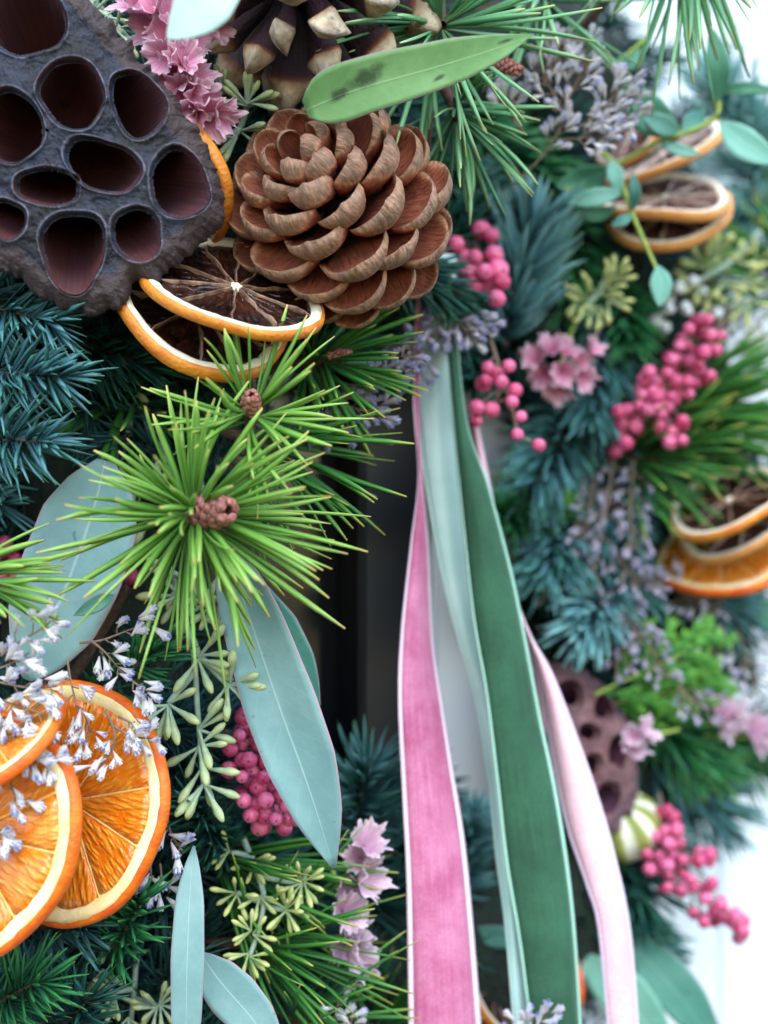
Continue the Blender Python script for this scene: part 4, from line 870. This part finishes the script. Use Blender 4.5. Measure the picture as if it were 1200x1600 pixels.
ribbon('satin_ribbon', 'pale mint satin ribbon hanging between pink and green velvet', [(655, 400), (648, 560), (656, 700), (686, 880), (716, 1000), (742, 1090), (764, 1220), (776, 1340), (790, 1450), (810, 1700)],
       [(712, 400), (708, 560), (714, 700), (734, 880), (750, 1000), (768, 1100), (785, 1230), (800, 1340), (815, 1450), (845, 1700)], 'satin_mint', (.476, .452), (.474, .455), sel=.08, cup=.0025)
ribbon('velvet_ribbon', 'pale blush pink velvet ribbon beside the green velvet', [(728, 640), (774, 860), (812, 960), (840, 1060), (862, 1170), (885, 1290), (915, 1380), (936, 1460), (958, 1700)],
       [(742, 640), (790, 880), (824, 985), (860, 1050), (896, 1140), (932, 1240), (961, 1340), (986, 1470), (1002, 1700)], 'velvet_blush', (.48, .462), (.475, .468), sel=.06)

# ------------------------------------------------------------------ berries
def sphere_mesh(name, dim=.12):
    a = np.linspace(0, np.pi, 9); prof = [(max(math.sin(x), .002) * 1., -math.cos(x) * .97 * (1 if x < 2.7 else 1)) for x in a]
    prof[-1] = (.002, .86); V, F, t = lathe(prof, 12); t = np.where(V[:, 2] > .84, np.where(np.hypot(V[:, 0], V[:, 1]) < .1, 1., .5), .3)
    return mesh_np(name, V, F, {'t': t})
BERRY = sphere_mesh('berry'); WBERRY = sphere_mesh('white_berry')
def berries(label, pts, rpx, stem, me=None, mat='berry', name='berry_spray', cat='berries', group='pink berry sprays', smat='stem_tan'):
    o = P(*stem[0]); r = root(name, label, cat, o, group); oo = np.array(o); me = me or BERRY; mbs = MB()
    sp = Pn(crom(stem, 20)); V, F, t = tube(sp - oo, np.linspace(.0007, .0004, 20), 5); mbs.add(V, F, t=t)
    for (x, y, d) in pts:
        q = P(x, y, d); qn = np.array(q); k = np.argmin(((sp - qn) ** 2).sum(1)); k = max(0, k - 2)
        V, F, t = tube(np.array([sp[k], (sp[k] + qn) / 2 + np.array([0, .001, .001]), qn]) - oo, .0003, 4); mbs.add(V, F, t=t)
        rad = rpx * u(d) * R_.uniform(.74, 1.1); dr = Vector((qn - sp[k]) + rng.normal(size=3) * .003 + np.array([0, -.002, 0]))
        ob('berry', me, mat, r, Matrix.Translation(q - o) @ frame(dr).to_4x4() @ Matrix.Scale(rad, 4))
    ob('stalk', mbs.mesh('stalk'), smat, r); return r
def blob(cs, n, dmin, jd=.006, seed=1):
    """berry centres packed along a list of (px, py, d, radius px)"""
    rr2 = random.Random(seed); out = []; tries = 0
    while len(out) < n and tries < 9000:
        tries += 1; c = rr2.choice(cs); a = rr2.uniform(0, 6.283); q = math.sqrt(rr2.random()) * c[3]
        p = (c[0] + q * math.cos(a), c[1] + q * math.sin(a), c[2] + rr2.uniform(-jd, jd))
        if all((p[0] - o[0]) ** 2 + (p[1] - o[1]) ** 2 + ((p[2] - o[2]) / u(.45)) ** 2 > dmin ** 2 for o in out): out.append(p)
    return out
berries('deep pink berry cluster half covered by the long hanging leaf', blob([(375, 1150, .416, 28), (395, 1120, .418, 30), (405, 1180, .414, 40), (385, 1220, .414, 35), (425, 1230, .412, 38), (440, 1270, .412, 28), (410, 1270, .414, 25)], 54, 25, .008, 3), 14, [(380, 1060, .43), (400, 1150, .424), (430, 1290, .42)])
berries('pink berry cluster beside the silver-blue fir', [(712, 382, .478), (768, 368, .48), (742, 402, .474), (772, 398, .476), (733, 425, .476), (757, 426, .47), (778, 422, .474), (784, 440, .47), (740, 447, .472), (776, 467, .466), (700, 405, .482), (722, 405, .482), (752, 360, .484), (760, 445, .476), (705, 440, .485)], 16.5, [(735, 340, .49), (745, 390, .484), (770, 450, .476)])
berries('dangling pink berry cluster beside the green velvet ribbon', [(762, 574, .47), (795, 572, .468), (758, 596, .468), (783, 597, .464), (755, 600, .472), (805, 610, .468), (800, 628, .464), (814, 651, .464), (808, 679, .462), (842, 696, .46), (745, 637, .466), (768, 640, .468), (744, 657, .468), (775, 585, .474)], 13, [(766, 530, .48), (780, 575, .475), (800, 640, .471), (812, 680, .468), (842, 694, .463)])
berries('large diagonal pink berry spray on the right of the wreath', blob([(1100, 530, .525, 34), (1080, 570, .522, 36), (1060, 600, .522, 28), (1010, 610, .52, 30), (1000, 640, .518, 35), (1040, 640, .516, 32), (1055, 670, .516, 24), (980, 660, .522, 24), (965, 690, .524, 16)], 82, 21, .012, 5), 11.8, [(1130, 500, .54), (1060, 600, .532), (970, 700, .53)])
berries('lower pink berry spray hanging in front of the white door', blob([(1040, 1275, .535, 14), (1045, 1310, .533, 22), (1030, 1350, .53, 28), (1060, 1370, .53, 32), (1090, 1390, .53, 28), (1110, 1420, .53, 28), (1140, 1440, .532, 22), (1155, 1460, .534, 10), (1100, 1340, .532, 12)], 66, 20, .011, 7), 11.2, [(1030, 1240, .55), (1050, 1340, .54), (1150, 1460, .538)])
berries('dark pink berries in the shade at the frame edge left of the wide leaf', blob([(5, 870, .43, 22), (10, 905, .428, 18), (190, 900, .43, 16)], 14, 22, .004, 9), 15, [(-30, 840, .44), (10, 900, .438)])
berries('white waxy berry cluster below the dried orange pair', blob([(1075, 455, .55, 22), (1060, 480, .55, 18), (1110, 480, .555, 30), (1040, 500, .555, 16)], 14, 18, .006, 12), 10, [(1110, 420, .57), (1070, 480, .56)], WBERRY, 'white_berry', 'white_berries', 'berries', 'white berries')

# ------------------------------------------------------------------ seeded eucalyptus
def bud_mesh(name):
    V, F, t = lathe([(.04, 0), (.045, .3), (.07, .45), (.085, .6), (.11, .72), (.105, .82), (.075, .92), (.04, .985), (.004, 1.)], 9); return mesh_np(name, V, F, {'t': t})
BUD, BUDY = bud_mesh('bud'), bud_mesh('bud_yellow')
def seeded(label, stems, umbels, Lpx, d, yellow=False, seed=1, n=(3, 5)):
    """stems: polylines; umbels: (px, py, direction degrees in the picture, spread)"""
    rr2 = random.Random(seed); o = P(*stems[0][0]); r = root('seeded_eucalyptus', label, 'seeded eucalyptus', o, 'seeded eucalyptus sprigs'); mbs = MB()
    for st in stems:
        p = Pn(crom(st, 14)); V, F, t = tube(p - np.array(o), np.linspace(1., .75, 14) * 5.5 * u(d), 6); mbs.add(V, F, t=t)
    for (x, y, an, dd) in umbels:
        k = rr2.randint(*n); c = P(x, y, dd)
        for i in range(k):
            a = math.radians(an + (i - (k - 1) / 2) * 150 / k + rr2.gauss(0, 14)); zz = rr2.uniform(-.25, .7)
            dr = C(math.cos(a), math.sin(a), zz); L = Lpx * u(dd) * rr2.uniform(.85, 1.15)
            ob('seed_bud', BUDY if yellow else BUD, 'seed_bud_yellow' if yellow else 'seed_bud', r, Matrix.Translation(c - o) @ frame(dr).to_4x4() @ Matrix.Diagonal((L * 1.0, L * 1.0, L, 1)))
    ob('stalk', mbs.mesh('stalk'), 'stem_pale', r)
seeded('pale seeded eucalyptus sprig between the orange slices and the long hanging leaf', [[(262, 880, .42), (285, 950, .412), (302, 1020, .405), (308, 1100, .402), (318, 1230, .40)], [(302, 1000, .405), (313, 1025, .4), (345, 1060, .4), (358, 1072, .398)], [(305, 1050, .404), (270, 1090, .398), (263, 1100, .396)]],
       [(313, 1024, 0, .398), (310, 1030, -70, .397), (356, 1070, -70, .397), (360, 1070, 20, .397), (263, 1100, -40, .395), (262, 1102, -110, .394), (310, 1140, -10, .398), (311, 1165, -20, .397), (310, 1168, -130, .397), (316, 1200, -60, .398), (318, 1225, -88, .397), (280, 930, 200, .41), (295, 960, 20, .408)], 60, .4, seed=2)
seeded('pale seed buds half hidden behind the large bright pine tuft', [[(300, 700, .425), (320, 780, .42), (345, 880, .412), (340, 950, .41)], [(200, 600, .43), (240, 680, .425), (270, 740, .42)]],
       [(345, 880, -30, .41), (345, 890, -100, .41), (335, 930, -20, .408), (338, 940, -110, .408), (240, 780, 90, .42), (215, 760, 200, .42), (240, 800, -30, .42), (190, 600, 20, .428), (210, 640, -60, .426), (165, 590, 120, .43), (285, 900, 210, .414)], 56, .41, seed=4)
seeded('seed buds between the pink statice and the front pine cone', [[(340, 250, .41), (375, 200, .404), (385, 165, .40), (385, 140, .398)], [(385, 165, .4), (350, 140, .398)], [(376, 200, .404), (345, 222, .402)], [(385, 165, .4), (430, 150, .398)]],
       [(386, 165, 130, .397), (386, 162, 70, .396), (388, 160, 20, .396), (350, 145, 150, .398), (345, 222, 170, .4), (375, 205, -60, .402), (370, 215, 190, .402)], 46, .4, seed=6, n=(3, 5))
seeded('seed buds at the top edge between dark lotus pod and pink statice', [[(100, -40, .41), (160, 15, .405), (200, 60, .402)]], [(140, 8, 30, .402), (165, 25, -30, .4), (180, 45, 10, .4), (200, 60, -60, .4), (150, 15, 100, .402)], 44, .4, seed=8, n=(3, 5))
seeded('yellow-green seeded eucalyptus sprig above the bottom pine needles', [[(380, 1310, .428), (400, 1360, .422), (412, 1400, .418), (405, 1450, .415), (390, 1495, .413)], [(412, 1370, .421), (465, 1378, .417), (480, 1360, .416)], [(410, 1415, .418), (445, 1422, .416)], [(408, 1410, .418), (370, 1395, .416)], [(395, 1340, .425), (360, 1330, .42)]],
       [(390, 1495, -40, .411), (388, 1490, -130, .411), (395, 1460, 10, .412), (392, 1455, 170, .412), (445, 1422, 0, .414), (448, 1420, 100, .414), (448, 1422, -80, .414), (470, 1375, 80, .415), (475, 1378, -30, .415), (472, 1380, -110, .415), (368, 1395, 170, .414), (370, 1398, -60, .414), (405, 1400, -80, .415), (358, 1330, 180, .418), (395, 1345, -20, .42), (398, 1350, -100, .42)], 38, .415, seed=10, n=(3, 5), yellow=True)
seeded('seed buds on a grey stem at the bottom left of the upright leaf', [[(215, 1460, .43), (210, 1540, .42), (200, 1640, .42)], [(210, 1545, .42), (175, 1550, .416)], [(208, 1560, .42), (250, 1575, .416)]],
       [(165, 1465, -40, .42), (160, 1515, -60, .42), (178, 1550, 200, .415), (180, 1556, -70, .415), (250, 1570, -60, .415), (248, 1572, 60, .416), (245, 1575, 200, .415), (200, 1590, -90, .416)], 42, .416, seed=12, n=(3, 5))
seeded('blurred yellow-green seed buds beside the silver-blue fir', [[(960, 400, .53), (940, 450, .52), (915, 480, .515)]], [(930, 460, 60, .512), (945, 450, 20, .51), (960, 440, 60, .51), (920, 470, 150, .512), (925, 480, -90, .51), (950, 470, -40, .508), (905, 465, 200, .512), (940, 480, -120, .51)], 38, .51, True, 14)
seeded('blurred yellow-green seed buds under the dried orange pair near the door', [[(1190, 360, .57), (1140, 410, .56), (1090, 440, .555)]], [(1100, 420, 100, .55), (1120, 400, 60, .55), (1150, 410, 30, .552), (1090, 440, 200, .55), (1130, 440, -60, .548), (1160, 440, -20, .55), (1180, 410, 40, .555), (1110, 450, -100, .55), (1170, 470, -80, .55), (1190, 450, 0, .555)], 40, .55, True, 16)

# ------------------------------------------------------------------ statice
def floret_mesh(name):
    mbb = MB(); sides = 10; a = np.linspace(0, 2 * np.pi, sides, endpoint=False)
    prof = [(.05, 0, .05), (.09, .25, .2), (.14, .5, .4), (.20, .8, .6), (.27, 1.02, .74)]
    V = np.stack([np.stack([r * (1 + (.16 * np.cos(a * 5) if z > .6 else 0)) * np.cos(a), r * (1 + (.16 * np.cos(a * 5) if z > .6 else 0)) * np.sin(a), np.full(sides, z) + (.08 * np.cos(a * 5) if z > .8 else 0)], -1) for r, z, _ in prof], 1)
    mbb.add(V.reshape(-1, 3), gridF(sides, 5, True), t=np.tile([p[2] for p in prof], sides))
    for k in range(3):
        aa = k * 2.1; c = np.array([math.cos(aa) * .10, math.sin(aa) * .10, 0])
        V, F, t = tube(np.array([(0, 0, .55), c * .6 + (0, 0, .85), c * 1.2 + (0, 0, 1.22)]), np.array([.05, .10, .075]), 6); mbb.add(V, F, t=.66 + (.34 if k == 0 else .2) * t)
    return mbb.mesh(name)
FLO, FLG = floret_mesh('floret'), floret_mesh('floret_grey')
def statice(label, stems, per, size, d, individual=True, grey=False, seed=1, side=14, t0=.25, group='statice sprigs', smat='stem_tan', fan=1):
    rr2 = random.Random(seed); o = P(*stems[0][0]); oo = np.array(o); r = root('statice_sprig', label, 'statice', o, group); mbs = MB(); mbf = MB()
    base = FLG if grey else FLO; mt = 'floret_grey' if grey else 'floret'
    vb = np.empty(len(base.vertices) * 3); base.vertices.foreach_get('co', vb); vb = vb.reshape(-1, 3)
    fb = np.array([p.vertices[:] for p in base.polygons]); tb = np.empty(len(vb)); base.attributes['t'].data.foreach_get('value', tb)
    for st in stems:
        p = Pn(crom(st, 20)); V, F, t = tube(p - oo, np.linspace(3.2, 1.8, 20) * u(d) * .7, 5); mbs.add(V, F, t=t)
        T = unit(np.gradient(p, axis=0))
        for i in range(per):
            f = t0 + (1 - t0) * (i + .5) / per; k = min(19, int(f * 19)); sd_ = unit(np.cross(T[k], np.array([0, 1., 0]))) * (1 if i % 2 else -1)
            tip = p[k] + (sd_ * rr2.uniform(.4, 1.) + T[k] * rr2.uniform(.2, .8) + np.array([0, -1., 0]) * rr2.uniform(0, .8)) * side * u(d)
            V, F, t = tube(np.array([p[k], tip]) - oo, 1.2 * u(d), 4); mbs.add(V, F, t=t)
            for j in range(fan):
                dr = Vector(sd_ * rr2.uniform(.0, .9) + T[k] * rr2.uniform(.5, 1.1) + np.array([rr2.gauss(0, .3), -rr2.uniform(.0, .6), rr2.gauss(0, .3)]))
                q = Vector(tip + rng.normal(size=3) * 3 * u(d)) - o; s_ = size * u(d) * rr2.uniform(.8, 1.15); M4 = Matrix.Translation(q) @ frame(dr, rr2.uniform(0, 6)).to_4x4() @ Matrix.Scale(s_, 4)
                if individual: ob('floret', base, mt, r, M4)
                else:
                    Mn = np.array(M4); mbf.add(vb @ Mn[:3, :3].T + Mn[:3, 3], fb, t=tb, rnd=rr2.random())
    ob('stalk', mbs.mesh('stalk'), smat, r)
    if not individual: ob('florets', mbf.mesh('florets'), mt, r)['kind'] = 'stuff'
statice('white and blue statice sprig arching right over the fir above the orange slices', [[(125, 1005, .385), (160, 1000, .382), (200, 985, .38), (240, 972, .38)], [(145, 1003, .383), (165, 1020, .38), (190, 1050, .38)], [(105, 1030, .385), (112, 1070, .38), (125, 1130, .378)], [(190, 1050, .38), (215, 1070, .379), (240, 1085, .379)]], 5, 25, .38, seed=3, side=12, fan=2, t0=.35)
statice('dense white statice spray at the frame edge above the front orange slice', [[(-60, 1050, .372), (0, 1066, .366), (50, 1075, .364), (90, 1072, .364)], [(-50, 1060, .37), (20, 1010, .365), (60, 985, .364), (92, 962, .364)], [(-40, 1080, .37), (20, 1100, .365), (70, 1115, .364)], [(-40, 1055, .37), (10, 1040, .366), (45, 1020, .365)], [(-20, 1090, .37), (10, 1130, .366), (35, 1170, .364)]], 7, 26, .366, seed=5, side=17, fan=2, t0=.25)
statice('white statice tail hanging over the front orange slice', [[(5, 1120, .37), (14, 1170, .366), (18, 1230, .364), (40, 1265, .364)], [(15, 1160, .367), (50, 1185, .364), (80, 1195, .364)], [(-10, 1280, .366), (0, 1300, .364), (6, 1310, .364)]], 6, 24, .365, seed=7, side=12, fan=3, t0=.2)
statice('thin blue statice sprig lying on the second orange slice', [[(165, 1110, .382), (180, 1150, .379), (170, 1180, .378), (150, 1200, .377)], [(170, 1130, .382), (205, 1150, .378), (245, 1155, .378)], [(130, 1110, .382), (140, 1140, .379), (130, 1165, .378)], [(185, 1120, .38), (205, 1130, .378), (215, 1140, .377)]], 5, 23, .379, seed=9, side=8, fan=2, t0=.35)
statice('tiny statice tips below the second orange slice', [[(262, 1280, .40), (268, 1305, .397), (285, 1330, .396)], [(235, 1340, .402), (235, 1370, .399), (225, 1390, .398)], [(250, 1350, .402), (255, 1380, .399), (268, 1390, .398)]], 5, 28, .398, seed=11, side=9, t0=.2)
statice('faded statice sprig drooping beneath the green pine tuft onto the glass', [[(480, 590, .43), (520, 620, .427), (560, 640, .425), (600, 640, .425)], [(520, 600, .43), (570, 600, .427), (610, 580, .425), (650, 545, .424)], [(460, 610, .432), (480, 650, .43), (520, 680, .43)], [(560, 560, .43), (600, 560, .427), (640, 555, .425)]], 12, 24, .427, seed=13, side=14, fan=2, grey=True)
statice('dark faded statice stem hanging at the top of the ribbons', [[(650, 470, .46), (650, 520, .457), (652, 590, .456)], [(690, 480, .46), (720, 510, .458), (750, 520, .456)], [(700, 480, .462), (690, 510, .46), (680, 530, .458)]], 10, 24, .457, seed=15, side=14, fan=1, grey=True)
statice('airy white and lilac statice spray right of the stained leaf', [[(800, 290, .46), (850, 240, .455), (880, 180, .452), (850, 120, .45), (845, 70, .45)], [(870, 210, .453), (920, 190, .45), (960, 150, .448), (975, 130, .448)], [(880, 170, .452), (905, 120, .45), (915, 70, .45)], [(820, 210, .456), (790, 170, .453), (800, 140, .452)], [(870, 220, .454), (930, 210, .452), (990, 170, .45)], [(850, 130, .45), (870, 100, .45), (880, 70, .45)]], 24, 19, .451, seed=17, side=16, fan=2, t0=.3)
statice('small white statice tips between berries and ribbons', [[(700, 480, .47), (735, 495, .466), (765, 515, .464)], [(715, 500, .47), (730, 520, .467), (745, 530, .466)]], 6, 26, .466, seed=19, side=9)
statice('tall lilac statice column on blue fir right of the teal fir star', [[(960, 700, .53), (950, 780, .522), (930, 880, .518), (920, 960, .518)], [(990, 720, .53), (985, 800, .522), (990, 860, .52)], [(930, 740, .53), (920, 800, .523), (905, 860, .52)], [(960, 860, .525), (990, 900, .52), (1030, 910, .518)], [(960, 900, .525), (985, 960, .52), (1000, 1000, .518)]], 18, 14, .52, False, True, 21, 22, .05, fan=2)
statice('pale lilac statice between cypress frond and orange stack', [[(1130, 920, .56), (1110, 980, .555), (1120, 1060, .55)], [(1150, 960, .565), (1165, 1030, .56), (1190, 1090, .56)], [(1100, 940, .56), (1070, 930, .552), (1040, 905, .548)]], 14, 16, .555, False, False, 23, 24, .05, fan=2)
statice('hazy lilac statice at the frame edge above the grassy pine tuft', [[(1220, 430, .58), (1170, 470, .57), (1130, 500, .565)], [(1220, 480, .58), (1190, 500, .57), (1150, 540, .565)]], 20, 15, .57, False, False, 25, 26, .05, fan=2)
statice('lilac statice above the brown lotus pod beside the cypress', [[(985, 960, .53), (980, 1010, .522), (960, 1040, .518)], [(1000, 970, .53), (1020, 1020, .522), (1040, 1060, .52)], [(1060, 1070, .525), (1080, 1095, .52), (1110, 1110, .518)]], 10, 14, .52, False, True, 27, 18, .05, fan=2)
statice('white statice tip at the bottom edge in front of the green velvet', [[(835, 1650, .44), (830, 1610, .437), (835, 1585, .436)], [(835, 1640, .44), (850, 1600, .437), (855, 1580, .436)], [(830, 1640, .44), (815, 1610, .437), (812, 1592, .436)]], 5, 24, .437, seed=29, side=9)
statice('white statice tip among the pine needles at the bottom edge', [[(525, 1640, .43), (522, 1600, .427), (530, 1560, .426)], [(530, 1640, .43), (545, 1610, .428), (550, 1590, .427)]], 5, 24, .427, seed=31, side=9)

# ruffled papery flowers
def ruffle_mesh(name, seed):
    nr, na = 9, 84; a = np.linspace(0, 2 * np.pi, na, endpoint=False); r = np.linspace(.04, 1, nr); f = random.Random(seed).uniform(0, 6)
    A, RR = np.meshgrid(a, r, indexing='ij')
    edge = np.array([mnoise.noise(Vector((math.cos(x) * 6 + seed, math.sin(x) * 6, 0))) for x in a])
    rad = RR * (1 + .30 * edge[:, None] * RR + .025 * rng.normal(size=(na, 1)) * RR ** 3) * .8
    z = .8 * RR ** 1.3 + (.20 * np.sin(4 * A + f) + .07 * np.sin(9 * A + f * 2) + .2 * edge[:, None]) * RR ** 2
    rad2 = rad * (1 + .10 * np.sin(9 * A + f) * RR ** 2)
    V = np.stack([rad2 * np.cos(A), rad2 * np.sin(A), z], -1).reshape(-1, 3)
    return mesh_np(name, V, gridF(na, nr, True), {'t': RR.ravel(), 'ls': (A / (2 * np.pi)).ravel()})
RUF = {}
def ruffles(label, spots, d, mat, stem, group='papery pink flowers'):
    o = P(*stem[0]); r = root('papery_flower', label, 'dried flower', o, group)
    p = Pn(crom(stem, 10)); V, F, t = tube(p - np.array(o), .0008, 5); ob('stalk', mesh_np('stalk', V, F, {'t': t}), 'stem_green', r)
    for i, (x, y, rp_, (ax, ay, az)) in enumerate(spots):
        key = (mat, i % 5)
        if key not in RUF: RUF[key] = ruffle_mesh('floret', i % 5 + 1)
        dd = d + R_.uniform(-.003, .003); n = C(ax, ay, az)
        c = P(x, y, dd) - n.normalized() * rp_ * u(d) * .4
        x_ = ob('floret', RUF[key], mat, r, Matrix.Translation(c - o) @ frame(n, R_.uniform(0, 6)).to_4x4() @ Matrix.Scale(rp_ * 1.25 * u(d), 4))
        md = x_.modifiers.new('thickness', 'SOLIDIFY'); md.thickness = .012; md.offset = 0
ruffles('pink papery statice flower between dark lotus pod and pine cones', [(205, 0, 30, (-.6, .3, .6)), (235, 10, 34, (-.3, .5, .8)), (268, 25, 32, (.2, .5, .8)), (300, 20, 36, (.5, .5, .6)), (330, 40, 30, (.8, .1, .5)), (232, 45, 30, (-.7, 0, .6)), (262, 58, 32, (0, .1, 1)), (300, 62, 30, (.5, 0, .8)), (255, 88, 28, (-.4, -.3, .9)), (285, 95, 30, (.3, .3, .9)), (275, 120, 32, (-.3, -.1, .9)), (305, 118, 28, (.6, .2, .7)), (285, 145, 34, (.1, -.4, .9)), (310, 155, 30, (.6, -.2, .7)), (322, 182, 36, (.5, -.5, .7)), (345, 180, 28, (.8, -.3, .5)), (302, 175, 26, (-.2, -.7, .7))], .385, 'petal_pink', [(240, -60, .41), (265, 60, .402), (315, 190, .40)])
ruffles('pale pink papery flowers in a column left of the pink velvet ribbon', [(572, 1318, 30, (.4, .6, .7)), (560, 1340, 22, (-.4, .2, .9)), (570, 1372, 34, (.8, .1, .6)), (548, 1385, 24, (.1, -.3, .9)), (540, 1425, 30, (.5, .2, .8)), (550, 1455, 28, (.7, .3, .6)), (555, 1490, 32, (.8, -.2, .5)), (540, 1480, 26, (.2, -.1, .9)), (562, 1515, 24, (.6, -.7, .5))], .43, 'petal_pale', [(500, 1300, .45), (530, 1400, .443), (545, 1520, .442)])
ruffles('ruffled pink flower cluster below the silver-blue fir', [(838, 560, 21, (-.5, .3, .8)), (862, 545, 21, (0, .6, .8)), (885, 550, 19, (.4, .5, .8)), (850, 585, 22, (-.4, -.3, .9)), (880, 582, 21, (.1, -.2, 1)), (905, 565, 19, (.6, .1, .8)), (925, 545, 18, (.7, .4, .6)), (870, 605, 24, (0, -.8, .6)), (910, 590, 20, (.5, -.4, .8))], .505, 'petal_pink', [(900, 500, .53), (885, 540, .52), (870, 590, .515)])
ruffles('pale mauve flower touching the brown lotus pod edge', [(985, 1165, 24, (.4, .3, .8)), (1005, 1145, 22, (.7, .5, .5)), (990, 1150, 18, (-.2, .3, .9))], .508, 'petal_pale', [(1060, 1140, .53), (1020, 1150, .52), (990, 1160, .514)])
ruffles('first pale papery flower on the outer rim right of the cypress frond', [(1130, 1115, 30, (.3, .5, .8)), (1135, 1130, 24, (.6, -.3, .7))], .55, 'petal_pale', [(1040, 1130, .56), (1090, 1135, .558), (1130, 1125, .556)])
ruffles('second pale papery flower at the frame edge beyond the cypress frond', [(1180, 1142, 28, (.3, .4, .8)), (1188, 1158, 22, (.6, -.3, .7))], .562, 'petal_pale', [(1100, 1150, .575), (1140, 1155, .57), (1180, 1150, .566)])

# ------------------------------------------------------------------ striped dried lime
s = u(.535); r = root('dried_lime', 'green and white striped dried lime behind the brown lotus pod', 'lime', P(972, 1290, .54), None, frame(C(-.25, .75, .5)))
na, nv = 96, 20; a = np.linspace(0, 2 * np.pi, na, endpoint=False); v = np.linspace(.02, np.pi - .02, nv)
A, Vv = np.meshgrid(a, v, indexing='ij'); st = np.cos(A * 9) * .5 + .5; bul = 1 + .07 * (st - .5) * np.sin(Vv)
VV = np.stack([np.sin(Vv) * np.cos(A) * bul, np.sin(Vv) * np.sin(A) * bul, np.cos(Vv) * .86], -1).reshape(-1, 3) * 62 * s
ob('peel', mesh_np('peel', VV, gridF(na, nv, True)[:, ::-1], {'t': np.clip(st + .9 * (np.abs(np.cos(Vv)) > .93), 0, 1).ravel()}), 'lime', r)
V, F, t = lathe([(.001, .80), (.12, .84), (.10, .92), (.001, .95)], 10); ob('stem_button', mesh_np('stem_button', V * 62 * s, F, {'t': t}), 'stem_tan', r)
